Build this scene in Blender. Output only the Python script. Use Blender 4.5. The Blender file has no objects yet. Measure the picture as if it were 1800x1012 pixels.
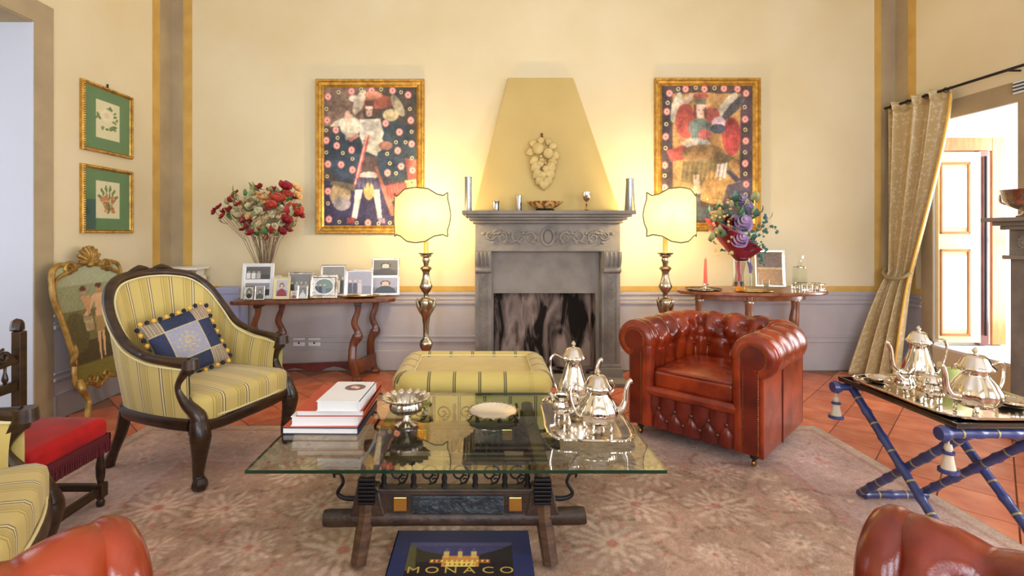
import bpy, math, random
import numpy as np
from mathutils import Vector, Matrix
R = math.radians
PI = math.pi
rnd = random.Random(7)
SC = bpy.context.scene
C = SC.collection

# ------------------------------------------------------------------ camera, light, exposure
CAMZ = 1.38
VPX, VPY, F = 850.0, 412.0, 900.0          # main point and focal length of the 1800 x 1012 frame
cam = bpy.data.cameras.new('camera'); cam_o = bpy.data.objects.new('camera', cam); C.objects.link(cam_o)
cam.sensor_width = 36.0; cam.lens = 36.0 * F / 1800.0
cam.shift_x = (900 - VPX) / 1800.0; cam.shift_y = -(506 - VPY) / 1800.0
cam.clip_start = 0.05
cam_o.location = (0, 0, CAMZ); cam_o.rotation_euler = (R(90), 0, 0)
SC.camera = cam_o
SC.view_settings.view_transform = 'Standard'; SC.view_settings.look = 'None'
SC.view_settings.gamma = 1.0; SC.view_settings.use_curve_mapping = False
SC.view_settings.exposure = 0.02

XL, XR, YB, YR, ZC = -3.19, 4.20, 5.22, -3.2, 4.3      # room: left, right, back, rear walls, ceiling

w = bpy.data.worlds.new('sky'); SC.world = w; w.use_nodes = True
bg = w.node_tree.nodes['Background']; bg.inputs[0].default_value = (0.80, 0.88, 1.0, 1); bg.inputs[1].default_value = 1.6

def area(name, loc, rot, sx, sy, power, col):
    l = bpy.data.lights.new(name, 'AREA'); l.shape = 'RECTANGLE'; l.size = sx; l.size_y = sy
    l.energy = power; l.color = col
    o = bpy.data.objects.new(name, l); C.objects.link(o); o.location = loc; o.rotation_euler = rot
    return o
# daylight in the window openings: recess, and rear and right windows added for light
for k, wx in enumerate((-1.7, 0.5, 2.7)):
    area('added_daylight_rear', (wx, YR - 0.12, 1.95), (R(90), 0, 0), 1.3, 2.6, 145, (0.76, 0.86, 1.0))
area('added_daylight_right', (XR + 0.75, 0.9, 1.6), (R(90), 0, R(90)), 1.5, 2.3, 190, (0.82, 0.90, 1.0))  # side light for rug and armchair, through an added right window
area('daylight_recess', (5.32, 4.40, 1.45), (R(90), 0, R(90)), 0.7, 1.9, 60, (0.90, 0.95, 1.0))
area('daylight_left_room', (-4.6, 2.6, 1.6), (R(90), 0, R(-90)), 1.4, 2.2, 22, (0.85, 0.92, 1.0))

# ------------------------------------------------------------------ colour and material helpers
def lin(c):
    c = np.asarray(c, float) / 255.0
    return np.where(c <= 0.04045, c / 12.92, ((c + 0.055) / 1.055) ** 2.4)
def L4(c): return tuple(lin(c)) + (1.0,)

def newmat(name):
    m = bpy.data.materials.new(name); m.use_nodes = True
    nt = m.node_tree; b = nt.nodes['Principled BSDF']
    return m, nt, b
def N(nt, t, **kw):
    n = nt.nodes.new(t)
    for k, v in kw.items(): setattr(n, k, v)
    return n
def coords(nt, kind='Object', scale=(1, 1, 1)):
    tc = N(nt, 'ShaderNodeTexCoord'); mp = N(nt, 'ShaderNodeMapping'); mp.inputs['Scale'].default_value = scale
    nt.links.new(tc.outputs[kind], mp.inputs[0]); return mp.outputs[0]
def pm(name, col, rough=0.5, metal=0.0, col2=None, vscale=6.0, stretch=(1, 1, 1), bump=0.0, bscale=60.0,
       coat=0.0, sheen=0.0, emis=None, estr=0.0, contrast=(0.35, 0.7), spec=0.5):
    m, nt, b = newmat(name)
    b.inputs['Base Color'].default_value = L4(col); b.inputs['Roughness'].default_value = rough
    b.inputs['Metallic'].default_value = metal; b.inputs['Specular IOR Level'].default_value = spec
    b.inputs['Coat Weight'].default_value = coat; b.inputs['Coat Roughness'].default_value = 0.12
    b.inputs['Sheen Weight'].default_value = sheen
    if col2 is not None:
        co = coords(nt, 'Object', stretch); nz = N(nt, 'ShaderNodeTexNoise'); nz.inputs['Scale'].default_value = vscale
        nz.inputs['Detail'].default_value = 5
        nt.links.new(co, nz.inputs['Vector'])
        rp = N(nt, 'ShaderNodeValToRGB'); rp.color_ramp.elements[0].position = contrast[0]; rp.color_ramp.elements[1].position = contrast[1]
        rp.color_ramp.elements[0].color = L4(col); rp.color_ramp.elements[1].color = L4(col2)
        nt.links.new(nz.outputs['Fac'], rp.inputs[0]); nt.links.new(rp.outputs[0], b.inputs['Base Color'])
    if bump > 0:
        co = coords(nt, 'Object', stretch); nz = N(nt, 'ShaderNodeTexNoise'); nz.inputs['Scale'].default_value = bscale
        nz.inputs['Detail'].default_value = 3
        nt.links.new(co, nz.inputs['Vector'])
        bp = N(nt, 'ShaderNodeBump'); bp.inputs['Strength'].default_value = bump; bp.inputs['Distance'].default_value = 0.01
        nt.links.new(nz.outputs['Fac'], bp.inputs['Height']); nt.links.new(bp.outputs[0], b.inputs['Normal'])
    if emis is not None:
        b.inputs['Emission Color'].default_value = L4(emis); b.inputs['Emission Strength'].default_value = estr
    return m
def stripes(name, stops, per_m, coord='UV', axis=0, rough=0.75, warp=0.0):
    """woven stripes: stops = (position 0..1 within one repeat, colour)"""
    m, nt, b = newmat(name); b.inputs['Roughness'].default_value = rough; b.inputs['Sheen Weight'].default_value = 0.25
    b.inputs['Specular IOR Level'].default_value = 0.35
    co = coords(nt, coord); sp = N(nt, 'ShaderNodeSeparateXYZ'); nt.links.new(co, sp.inputs[0])
    mu = N(nt, 'ShaderNodeMath', operation='MULTIPLY'); mu.inputs[1].default_value = per_m; nt.links.new(sp.outputs[axis], mu.inputs[0])
    fr = N(nt, 'ShaderNodeMath', operation='FRACT'); nt.links.new(mu.outputs[0], fr.inputs[0])
    rp = N(nt, 'ShaderNodeValToRGB'); rp.color_ramp.interpolation = 'CONSTANT'
    e = rp.color_ramp.elements
    e[0].position = stops[0][0]; e[0].color = L4(stops[0][1]); e[1].position = stops[1][0]; e[1].color = L4(stops[1][1])
    for p, c in stops[2:]:
        x = e.new(p); x.color = L4(c)
    nt.links.new(fr.outputs[0], rp.inputs[0]); nt.links.new(rp.outputs[0], b.inputs['Base Color'])
    co2 = coords(nt, 'Object'); nz = N(nt, 'ShaderNodeTexNoise'); nz.inputs['Scale'].default_value = 260
    nt.links.new(co2, nz.inputs['Vector']); bp = N(nt, 'ShaderNodeBump'); bp.inputs['Strength'].default_value = 0.15; bp.inputs['Distance'].default_value = 0.003
    nt.links.new(nz.outputs['Fac'], bp.inputs['Height']); nt.links.new(bp.outputs[0], b.inputs['Normal'])
    return m
def thin_glass(name, tint=(252, 254, 252), ior=1.5, rough=0.0):
    m, nt, b = newmat(name); nt.nodes.remove(b); out = nt.nodes['Material Output']
    tr = N(nt, 'ShaderNodeBsdfTransparent'); tr.inputs[0].default_value = L4(tint)
    gl = N(nt, 'ShaderNodeBsdfGlossy'); gl.inputs['Roughness'].default_value = rough; gl.inputs[0].default_value = (1, 1, 1, 1)
    fr = N(nt, 'ShaderNodeFresnel'); fr.inputs[0].default_value = ior
    mx = N(nt, 'ShaderNodeMixShader'); nt.links.new(fr.outputs[0], mx.inputs[0]); nt.links.new(tr.outputs[0], mx.inputs[1]); nt.links.new(gl.outputs[0], mx.inputs[2])
    ge = N(nt, 'ShaderNodeNewGeometry'); iv = N(nt, 'ShaderNodeMath', operation='SUBTRACT'); iv.inputs[0].default_value = 1.0
    nt.links.new(ge.outputs['Backfacing'], iv.inputs[1]); ml = N(nt, 'ShaderNodeMath', operation='MULTIPLY')
    nt.links.new(fr.outputs[0], ml.inputs[0]); nt.links.new(iv.outputs[0], ml.inputs[1]); nt.links.new(ml.outputs[0], mx.inputs[0])
    nt.links.new(mx.outputs[0], out.inputs[0]); return m
def vcol_mat(name, rough=0.6, bump=0.0, bscale=300, spec=0.4, coat=0.0):
    m, nt, b = newmat(name); b.inputs['Roughness'].default_value = rough; b.inputs['Specular IOR Level'].default_value = spec
    b.inputs['Coat Weight'].default_value = coat
    at_ = N(nt, 'ShaderNodeAttribute', attribute_name='Col'); nt.links.new(at_.outputs['Color'], b.inputs['Base Color'])
    if bump:
        nz = N(nt, 'ShaderNodeTexNoise'); nz.inputs['Scale'].default_value = bscale; nt.links.new(coords(nt), nz.inputs['Vector'])
        bp = N(nt, 'ShaderNodeBump'); bp.inputs['Strength'].default_value = bump; bp.inputs['Distance'].default_value = 0.004
        nt.links.new(nz.outputs['Fac'], bp.inputs['Height']); nt.links.new(bp.outputs[0], b.inputs['Normal'])
    return m

# ------------------------------------------------------------------ geometry helpers
class G:
    def __init__(s, v=None, f=None, uv=None):
        s.v = list(v or []); s.f = list(f or []); s.uv = list(uv) if uv is not None else None
    def add(s, o):
        k = len(s.v)
        if s.uv is not None or o.uv is not None:
            if s.uv is None: s.uv = [(p[0], p[1]) for p in s.v]
            s.uv += o.uv if o.uv is not None else [(p[0], p[1]) for p in o.v]
        s.v += o.v; s.f += [tuple(i + k for i in q) for q in o.f]; return s
    def tf(s, m):
        s.v = [tuple(m @ Vector(p)) for p in s.v]; return s
    def mv(s, x=0, y=0, z=0):
        s.v = [(p[0] + x, p[1] + y, p[2] + z) for p in s.v]; return s
    def rz(s, a): return s.tf(Matrix.Rotation(a, 4, 'Z'))
    def rx(s, a): return s.tf(Matrix.Rotation(a, 4, 'X'))
    def ry(s, a): return s.tf(Matrix.Rotation(a, 4, 'Y'))
    def sc(s, x, y=None, z=None):
        y = x if y is None else y; z = x if z is None else z
        s.v = [(p[0] * x, p[1] * y, p[2] * z) for p in s.v]; return s
    def cp(s): return G(s.v, s.f, s.uv)

def box(x0, x1, y0, y1, z0, z1):
    v = [(x0, y0, z0), (x1, y0, z0), (x1, y1, z0), (x0, y1, z0), (x0, y0, z1), (x1, y0, z1), (x1, y1, z1), (x0, y1, z1)]
    return G(v, [(3, 2, 1, 0), (4, 5, 6, 7), (0, 1, 5, 4), (1, 2, 6, 5), (2, 3, 7, 6), (3, 0, 4, 7)])
def cbox(cx, cy, cz, sx, sy, sz): return box(cx - sx / 2, cx + sx / 2, cy - sy / 2, cy + sy / 2, cz - sz / 2, cz + sz / 2)
def _ax(h, r, n=3, m=6):
    c = h - r; a = [c + r * math.tan(k / n * PI / 4) for k in range(1, n + 1)]
    core = [(-c + 2 * c * k / m) for k in range(m + 1)]
    return [-x for x in reversed(a)] + core + a
def rbox(sx, sy, sz, r, crown=0.0, n=3, m=6):
    """rounded cushion-like box centred at the origin"""
    H = (sx / 2, sy / 2, sz / 2); Cc = [h - r for h in H]; A = [_ax(h, r, n, m) for h in H]
    g = G(); idx = {}
    def vid(p):
        q = tuple(max(-c, min(c, t)) for t, c in zip(p, Cc)); d = Vector(p) - Vector(q)
        d = d.normalized() * r if d.length > 1e-9 else d
        o = Vector(q) + d
        if crown:
            k = max(0, 1 - (o.x / H[0]) ** 2) * max(0, 1 - (o.y / H[1]) ** 2); o.z += crown * k * (1 if o.z > 0 else -0.0)
        key = (round(o.x, 5), round(o.y, 5), round(o.z, 5))
        if key not in idx: idx[key] = len(g.v); g.v.append(tuple(o))
        return idx[key]
    for ax in range(3):
        u, w_ = [(1, 2), (2, 0), (0, 1)][ax]
        for sgn in (-1, 1):
            gr = []
            for a in A[u]:
                row = []
                for b in A[w_]:
                    p = [0, 0, 0]; p[ax] = sgn * H[ax]; p[u] = a; p[w_] = b; row.append(vid(p))
                gr.append(row)
            for i in range(len(A[u]) - 1):
                for j in range(len(A[w_]) - 1):
                    q = (gr[i][j], gr[i + 1][j], gr[i + 1][j + 1], gr[i][j + 1])
                    if len(set(q)) < 3: continue
                    q = tuple(dict.fromkeys(q))
                    g.f.append(q if sgn > 0 else tuple(reversed(q)))
    return g
def lathe(prof, n=28, rib=0, amp=0.0, ribz=None):
    """prof: list of (r, z); rib: number of flutes, amp their depth, ribz=(z0,z1) where they apply"""
    g = G(); rows = []
    for r, z in prof:
        if r < 1e-6: rows.append([len(g.v)]); g.v.append((0, 0, z)); continue
        row = []
        for k in range(n):
            a = 2 * PI * k / n; rr = r
            if rib and (ribz is None or ribz[0] <= z <= ribz[1]): rr = r * (1 - amp + amp * abs(math.sin(a * rib / 2)) ** 0.7)
            row.append(len(g.v)); g.v.append((rr * math.cos(a), rr * math.sin(a), z))
        rows.append(row)
    for a, b in zip(rows, rows[1:]):
        if len(a) == 1 and len(b) == 1: continue
        for k in range(n):
            k2 = (k + 1) % n
            if len(a) == 1: g.f.append((a[0], b[k2], b[k]))
            elif len(b) == 1: g.f.append((a[k], a[k2], b[0]))
            else: g.f.append((a[k], a[k2], b[k2], b[k]))
    return g
def cr(pts, k=6, closed=False):
    """Catmull-Rom smoothing"""
    P = [Vector(p) for p in pts]; n = len(P); out = []
    rng = range(n if closed else n - 1)
    for i in rng:
        if closed: a, b, c, d = P[i - 1], P[i], P[(i + 1) % n], P[(i + 2) % n]
        else: a, b, c, d = P[max(i - 1, 0)], P[i], P[i + 1], P[min(i + 2, n - 1)]
        for j in range(k):
            t = j / k
            out.append(0.5 * ((2 * b) + (c - a) * t + (2 * a - 5 * b + 4 * c - d) * t * t + (3 * b - a - 3 * c + d) * t ** 3))
    if not closed: out.append(P[-1])
    return out
def lerpl(vals, n):
    m = len(vals); o = []
    for i in range(n):
        t = i / (n - 1) * (m - 1); k = min(int(t), m - 2); o.append(vals[k] + (vals[k + 1] - vals[k]) * (t - k))
    return o
def tube(pts, r, n=8, closed=False, flat=1.0, up=None, uvscale=1.0):
    P = [Vector(p) for p in pts]; m = len(P); rr = lerpl(list(r), m) if isinstance(r, (list, tuple)) else [r] * m
    g = G(uv=[]); prev = None; s = 0
    for i, p in enumerate(P):
        if closed: t = P[(i + 1) % m] - P[i - 1]
        else: t = P[min(i + 1, m - 1)] - P[max(i - 1, 0)]
        t = t.normalized() if t.length > 1e-9 else Vector((0, 0, 1))
        if up is not None: nn = Vector(up) - t * t.dot(Vector(up))
        elif prev is None:
            nn = Vector((0, 0, 1)) if abs(t.z) < 0.9 else Vector((1, 0, 0)); nn = nn - t * t.dot(nn)
        else: nn = prev - t * t.dot(prev)
        nn = nn.normalized() if nn.length > 1e-9 else Vector((1, 0, 0)); prev = nn; bb = t.cross(nn)
        if i: s += (p - P[i - 1]).length
        for k in range(n):
            a = 2 * PI * k / n; q = p + nn * (rr[i] * math.cos(a)) + bb * (rr[i] * flat * math.sin(a)); g.v.append(tuple(q)); g.uv.append((s * uvscale, k / n))
    for i in range(m if closed else m - 1):
        for k in range(n):
            a = i * n + k; b = i * n + (k + 1) % n; i2 = (i + 1) % m
            g.f.append((a, b, i2 * n + (k + 1) % n, i2 * n + k))
    if not closed:
        g.f.append(tuple(reversed(range(n)))); g.f.append(tuple(range((m - 1) * n, m * n)))
    return g
def prism(poly, y0, y1):
    """polygon in x,z extruded from y0 to y1"""
    n = len(poly); v = [(x, y0, z) for x, z in poly] + [(x, y1, z) for x, z in poly]
    f = [tuple(range(n)), tuple(reversed(range(n, 2 * n)))] + [(i + n, (i + 1) % n + n, (i + 1) % n, i) for i in range(n)]
    return G(v, f)
def slab(poly, z0, z1):
    """polygon in x,y extruded from z0 to z1"""
    n = len(poly); v = [(x, y, z0) for x, y in poly] + [(x, y, z1) for x, y in poly]
    f = [tuple(reversed(range(n))), tuple(range(n, 2 * n))] + [(i, (i + 1) % n, (i + 1) % n + n, i + n) for i in range(n)]
    return G(v, f)
def gsurf(fn, nu, nv, flip=False, closeu=False):
    g = G(uv=[])
    for i in range(nu + (0 if closeu else 1)):
        for j in range(nv + 1):
            p = fn(i / nu, j / nv); g.v.append(tuple(p[:3])); g.uv.append((p[3], p[4]) if len(p) > 4 else (i / nu, j / nv))
    for i in range(nu):
        for j in range(nv):
            i2 = (i + 1) % nu if closeu else i + 1
            q = (i * (nv + 1) + j, i2 * (nv + 1) + j, i2 * (nv + 1) + j + 1, i * (nv + 1) + j + 1)
            g.f.append(tuple(reversed(q)) if flip else q)
    return g
def ball(c, r, nu=12, nv=8, s=(1, 1, 1)):
    pr = [(math.sin(PI * k / nv) * r if 0 < k < nv else 0, -math.cos(PI * k / nv) * r) for k in range(nv + 1)]
    return lathe(pr, nu).sc(*s).mv(*c)
def spiral(cx, cz, r0, r1, a0, turns, n=20, y=0.0):
    return [(cx + (r0 + (r1 - r0) * k / n) * math.cos(a0 + turns * 2 * PI * k / n), y, cz + (r0 + (r1 - r0) * k / n) * math.sin(a0 + turns * 2 * PI * k / n)) for k in range(n + 1)]

def mesh(name, g, mat=None, smooth=True, ang=40):
    me = bpy.data.meshes.new(name); me.from_pydata(g.v, [], g.f); me.update()
    if g.uv is not None and len(g.uv) == len(g.v):
        ul = me.uv_layers.new(name='UVMap'); vi = np.empty(len(me.loops), np.int32); me.loops.foreach_get('vertex_index', vi)
        ul.data.foreach_set('uv', np.asarray(g.uv, np.float32)[vi].ravel())
    for m in (mat if isinstance(mat, (list, tuple)) else [mat]):
        if m is not None: me.materials.append(m)
    if smooth:
        me.shade_smooth(); me.set_sharp_from_angle(angle=R(ang))
    return me
def link(name, me, parent=None, loc=(0, 0, 0), rot=(0, 0, 0), scale=None):
    o = bpy.data.objects.new(name, me); C.objects.link(o); o.location = loc; o.rotation_euler = rot
    if scale is not None: o.scale = scale if hasattr(scale, '__len__') else (scale,) * 3
    if parent is not None: o.parent = parent
    return o
def obj(name, g, mat, parent=None, loc=(0, 0, 0), rot=(0, 0, 0), smooth=True, ang=40, bevel=0.0, bseg=2, solid=0.0, sub=0, label=None):
    o = link(name, mesh(name, g, mat, smooth, ang), parent, loc, rot)
    if solid: md = o.modifiers.new('solidify', 'SOLIDIFY'); md.thickness = solid; md.offset = 0
    if bevel: md = o.modifiers.new('bevel', 'BEVEL'); md.width = bevel; md.segments = bseg; md.limit_method = 'ANGLE'; md.angle_limit = R(35)
    if sub: md = o.modifiers.new('subdivision', 'SUBSURF'); md.levels = sub; md.render_levels = sub
    if label: o['label'] = label
    return o
def objs(name, gs, mat, parent=None, **kw):
    return [obj(name, g, mat, parent, **kw) for g in gs]
def tag(o, label, cat, group=None):
    o['label'] = label; o['category'] = cat
    if group: o['group'] = group
    return o
def thing(name, label, cat, loc=(0, 0, 0), rz=0.0, group=None):
    o = link(name, None, None, loc, (0, 0, rz)); return tag(o, label, cat, group)
def struct(name, g, mat, label=None, cat='room', parent=None, **kw):
    o = obj(name, g, mat, parent, **kw)
    o['kind'] = 'structure'
    if parent is None:
        o['label'] = label or name.replace('_', ' '); o['category'] = cat
    return o
def copy_tree(o, parent=None):
    c = o.copy(); C.objects.link(c)
    if parent is not None: c.parent = parent
    for ch in list(o.children): copy_tree(ch, c)
    return c
def at(px, py, Y): return Vector(((px - VPX) / F * Y, Y, CAMZ - (py - VPY) / F * Y))

# ------------------------------------------------------------------ painted flat pictures (vertex colours on a fine grid)
class Canvas:
    def __init__(s, w_, h_, col):
        s.w, s.h = w_, h_; s.a = np.zeros((h_, w_, 3)) + np.asarray(col, float)
        yy, xx = np.mgrid[0:h_, 0:w_]; s.x = (xx + 0.5) / w_; s.y = (yy + 0.5) / h_; s.asp = h_ / w_
        s.rs = np.random.RandomState(11)
    def put(s, m, col, a=1.0):
        s.a[m] = s.a[m] * (1 - a) + np.asarray(col, float) * a; return s
    def ell(s, cx, cy, rx, ry, col, rot=0.0, a=1.0):
        dx = s.x - cx; dy = (s.y - cy) * s.asp; c, q = math.cos(rot), math.sin(rot)
        u = dx * c + dy * q; v_ = -dx * q + dy * c
        return s.put((u / rx) ** 2 + (v_ / (ry * s.asp)) ** 2 < 1, col, a)
    def poly(s, pts, col, a=1.0):
        ins = np.zeros(s.x.shape, bool); n = len(pts)
        for i in range(n):
            x1, y1 = pts[i]; x2, y2 = pts[(i + 1) % n]
            if y1 == y2: continue
            ins ^= ((s.y > min(y1, y2)) & (s.y <= max(y1, y2)) & (s.x < (x2 - x1) * (s.y - y1) / (y2 - y1) + x1))
        return s.put(ins, col, a)
    def line(s, pts, wd, col, a=1.0):
        m = np.zeros(s.x.shape, bool)
        for (x1, y1), (x2, y2) in zip(pts, pts[1:]):
            dx, dy = x2 - x1, (y2 - y1) * s.asp; l2 = dx * dx + dy * dy + 1e-12
            t = np.clip(((s.x - x1) * dx + (s.y - y1) * s.asp * dy) / l2, 0, 1)
            m |= ((s.x - x1 - t * dx) ** 2 + ((s.y - y1) * s.asp - t * dy) ** 2) < wd * wd
        return s.put(m, col, a)
    def cloud(s, amt, cells=(6, 14, 30), seed=1):
        rs_ = np.random.RandomState(seed); n = np.zeros((s.h, s.w))
        for q, c in enumerate(cells):
            g_ = rs_.rand(int(c * s.asp) + 3, c + 3); yy_ = s.y * (int(c * s.asp) + 1); xx_ = s.x * (c + 1)
            i, j = yy_.astype(int), xx_.astype(int); fy, fx = yy_ - i, xx_ - j
            n += (g_[i, j] * (1 - fx) * (1 - fy) + g_[i, j + 1] * fx * (1 - fy) + g_[i + 1, j] * (1 - fx) * fy + g_[i + 1, j + 1] * fx * fy - 0.5) / (1 + 0.6 * q)
        s.a = np.clip(s.a * (1 + amt * n[..., None]), 0, 255); return s
    def blur(s, k=1):
        for _ in range(k):
            p = np.pad(s.a, ((1, 1), (1, 1), (0, 0)), 'edge'); s.a = (p[:-2, 1:-1] + p[2:, 1:-1] + p[1:-1, :-2] + p[1:-1, 2:] + 2 * p[1:-1, 1:-1]) / 6
        return s
    def noise(s, amt, cell=1):
        n = s.rs.rand(s.h // cell + 2, s.w // cell + 2); n = np.kron(n, np.ones((cell, cell)))[:s.h, :s.w]
        s.a = np.clip(s.a + (n[..., None] - 0.5) * 2 * amt, 0, 255); return s
    def obj(s, name, wid, hei, mat, parent=None, loc=(0, 0, 0), rot=(0, 0, 0), flat=False):
        """rectangle in local x,z (flat: x,y), picture faces -y (flat: +z), centred"""
        W, H = s.w, s.h
        gx = np.linspace(-wid / 2, wid / 2, W); gy = np.linspace(hei / 2, -hei / 2, H)
        X, Z = np.meshgrid(gx, gy); zero = np.zeros_like(X)
        co = np.stack([X, Z, zero] if flat else [X, zero, Z], -1).reshape(-1, 3)
        i = np.arange(H * W).reshape(H, W)
        q = np.stack([i[1:, :-1], i[1:, 1:], i[:-1, 1:], i[:-1, :-1]], -1).reshape(-1, 4)
        me = bpy.data.meshes.new(name); nf = len(q)
        me.vertices.add(len(co)); me.vertices.foreach_set('co', co.ravel().astype(np.float32))
        me.loops.add(nf * 4); me.loops.foreach_set('vertex_index', q.ravel().astype(np.int32))
        me.polygons.add(nf); me.polygons.foreach_set('loop_start', np.arange(0, nf * 4, 4, dtype=np.int32))
        me.update(); me.validate()
        at_ = me.color_attributes.new('Col', 'FLOAT_COLOR', 'POINT')
        rgba = np.ones((H * W, 4), np.float32); rgba[:, :3] = lin(np.clip(s.a, 0, 255)).reshape(-1, 3)
        at_.data.foreach_set('color', rgba.ravel())
        me.materials.append(mat)
        return link(name, me, parent, loc, rot)

# ------------------------------------------------------------------ materials
M = {}
M['wall'] = pm('cream_plaster', (224, 209, 174), 0.9, col2=(217, 199, 158), vscale=1.3, bump=0.05, bscale=25, spec=0.2)
M['dado'] = pm('grey_lilac_dado', (186, 178, 176), 0.85, col2=(172, 164, 164), vscale=2.0, spec=0.2)
M['base'] = pm('grey_baseboard', (140, 130, 128), 0.7)
M['ochre'] = pm('ochre_line', (206, 166, 86), 0.85, col2=(190, 150, 74), vscale=5)
M['pil'] = pm('grey_brown_paint', (176, 156, 120), 0.9, col2=(158, 138, 108), vscale=3)
M['white'] = pm('white_plaster', (232, 230, 228), 0.8)
M['jamb'] = pm('pale_grey_plaster', (205, 206, 214), 0.85)
M['stone'] = pm('grey_stone', (136, 128, 118), 0.75, col2=(110, 103, 96), vscale=7, bump=0.25, bscale=90)
M['stone2'] = pm('grey_stone_smooth', (142, 133, 122), 0.8, col2=(120, 112, 102), vscale=5, bump=0.1, bscale=60)
M['hood'] = pm('hood_plaster', (202, 176, 114), 0.9, col2=(192, 164, 104), vscale=1.6, spec=0.2)
M['tile'] = pm('terracotta', (196, 104, 66), 0.45, col2=(172, 84, 54), vscale=6, bump=0.08, bscale=40)
M['grout'] = pm('grout', (150, 104, 80), 0.9)
M['gold'] = pm('gilt', (206, 160, 70), 0.38, 0.55, col2=(156, 108, 40), vscale=22, bump=0.3, bscale=70)
M['gilt2'] = pm('old_gilt', (190, 152, 78), 0.42, 0.5, col2=(122, 86, 38), vscale=14, bump=0.25, bscale=60)
M['dwood'] = pm('dark_walnut', (62, 38, 19), 0.34, col2=(30, 18, 10), vscale=9, stretch=(1, 1, 4), coat=0.12)
M['wood'] = pm('reddish_walnut', (122, 66, 34), 0.35, col2=(82, 40, 22), vscale=9, stretch=(3, 1, 1), coat=0.3)
M['wood2'] = pm('honey_walnut', (150, 88, 46), 0.32, col2=(112, 60, 32), vscale=8, stretch=(3, 1, 1), coat=0.4)
M['oldwood'] = pm('old_oak', (104, 72, 46), 0.55, col2=(62, 40, 28), vscale=11, stretch=(1, 1, 5), bump=0.2)
M['carve'] = pm('dark_carved_oak', (72, 52, 40), 0.45, col2=(44, 32, 28), vscale=16, bump=0.4, bscale=50)
M['iron'] = pm('wrought_iron', (38, 34, 36), 0.45, 0.6)
M['silver'] = pm('silver', (236, 228, 216), 0.13, 1.0, col2=(214, 202, 186), vscale=9, bump=0.05, bscale=40)
M['silver2'] = pm('worn_silver', (206, 196, 180), 0.24, 1.0, col2=(150, 136, 118), vscale=14, bump=0.2, bscale=70)
M['silverd'] = pm('dark_silver', (204, 192, 168), 0.25, 1.0, col2=(128, 112, 88), vscale=10, bump=0.2, bscale=60)
M['pewter'] = pm('pewter', (150, 150, 154), 0.22, 1.0)
M['brass'] = pm('brass_tray', (214, 178, 104), 0.2, 1.0)
M['glass'] = thin_glass('clear_glass')
M['gtop'] = thin_glass('table_glass', (238, 248, 238), 1.62)
M['gedge'] = pm('glass_edge_green', (10, 52, 34), 0.08, coat=0.5)
M['leather'] = pm('red_brown_leather', (158, 57, 23), 0.22, col2=(98, 26, 12), vscale=5, bump=0.06, bscale=220, coat=0.15, contrast=(0.4, 0.68))
M['leatherd'] = pm('oxblood_leather', (118, 34, 18), 0.28, col2=(78, 18, 10), vscale=6, bump=0.05, bscale=220, coat=0.15)
M['button'] = pm('leather_button', (78, 26, 16), 0.3, coat=0.3)
M['nail'] = pm('brass_nail', (170, 130, 80), 0.3, 1.0)
GO = (202, 177, 102); GO2 = (188, 162, 88)
M['stripe'] = stripes('striped_fabric', [(0.0, GO), (0.30, (168, 148, 78)), (0.34, GO), (0.40, (168, 148, 78)), (0.43, GO2), (0.62, GO), (0.68, (104, 88, 68)), (0.72, (222, 206, 150)), (0.78, (104, 88, 68)), (0.82, GO)], 6.2)
M['stripex'] = stripes('striped_fabric_seat', [(0.0, GO), (0.30, (168, 148, 78)), (0.34, GO), (0.40, (168, 148, 78)), (0.43, GO2), (0.62, GO), (0.68, (104, 88, 68)), (0.72, (222, 206, 150)), (0.78, (104, 88, 68)), (0.82, GO)], 6.2, 'Object')
OT = (206, 181, 100)
M['otto'] = stripes('ottoman_fabric', [(0.0, OT), (0.42, (96, 84, 50)), (0.46, (178, 156, 86)), (0.5, (96, 84, 50)), (0.54, OT)], 6.2)
M['ottox'] = stripes('ottoman_fabric_top', [(0.0, OT), (0.42, (96, 84, 50)), (0.46, (178, 156, 86)), (0.5, (96, 84, 50)), (0.54, OT)], 6.2, 'Object')
M['ottop'] = pm('ottoman_plain', (214, 188, 104), 0.8, col2=(202, 174, 94), vscale=5, sheen=0.2)
M['gimp'] = pm('cream_gimp', (224, 208, 156), 0.7)
M['red'] = pm('red_velvet', (182, 14, 16), 0.65, col2=(140, 8, 12), vscale=7, sheen=0.1, spec=0.25)
M['redd'] = pm('dark_red_fringe', (92, 14, 22), 0.8)
M['pic'] = vcol_mat('oil_paint', 0.42, 0.25, 120)
M['print'] = vcol_mat('printed_paper', 0.5)
M['photo'] = vcol_mat('photo_paper', 0.3)
M['rug'] = vcol_mat('rug_pile', 0.95, 0.8, 160, spec=0.1)
M['paper'] = pm('white_pages', (236, 232, 228), 0.7)
M['bookw'] = pm('white_cover', (240, 238, 238), 0.35)
M['bookr'] = pm('red_cover', (196, 72, 44), 0.4)
M['bookb'] = pm('dark_blue_cover', (30, 34, 62), 0.35, coat=0.2)
M['navy'] = pm('navy_book_cloth', (42, 48, 92), 0.5)
M['goldfoil'] = pm('gold_foil', (222, 190, 96), 0.35, 0.4)
M['blue'] = pm('blue_lacquer', (58, 65, 118), 0.36, col2=(42, 47, 90), vscale=10, coat=0.4)
M['gilding'] = pm('gilt_painting', (164, 146, 100), 0.4, 0.3)
M['black'] = pm('black_lacquer', (24, 20, 20), 0.25, coat=0.4)
M['tassel'] = pm('cream_tassel', (206, 186, 160), 0.8)
M['curtain'] = None
M['doorwood'] = pm('orange_wood', (206, 134, 70), 0.4, col2=(184, 112, 58), vscale=8, stretch=(4, 4, 1), coat=0.2)
M['doorpaint'] = pm('cream_door', (242, 224, 170), 0.45)
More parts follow.
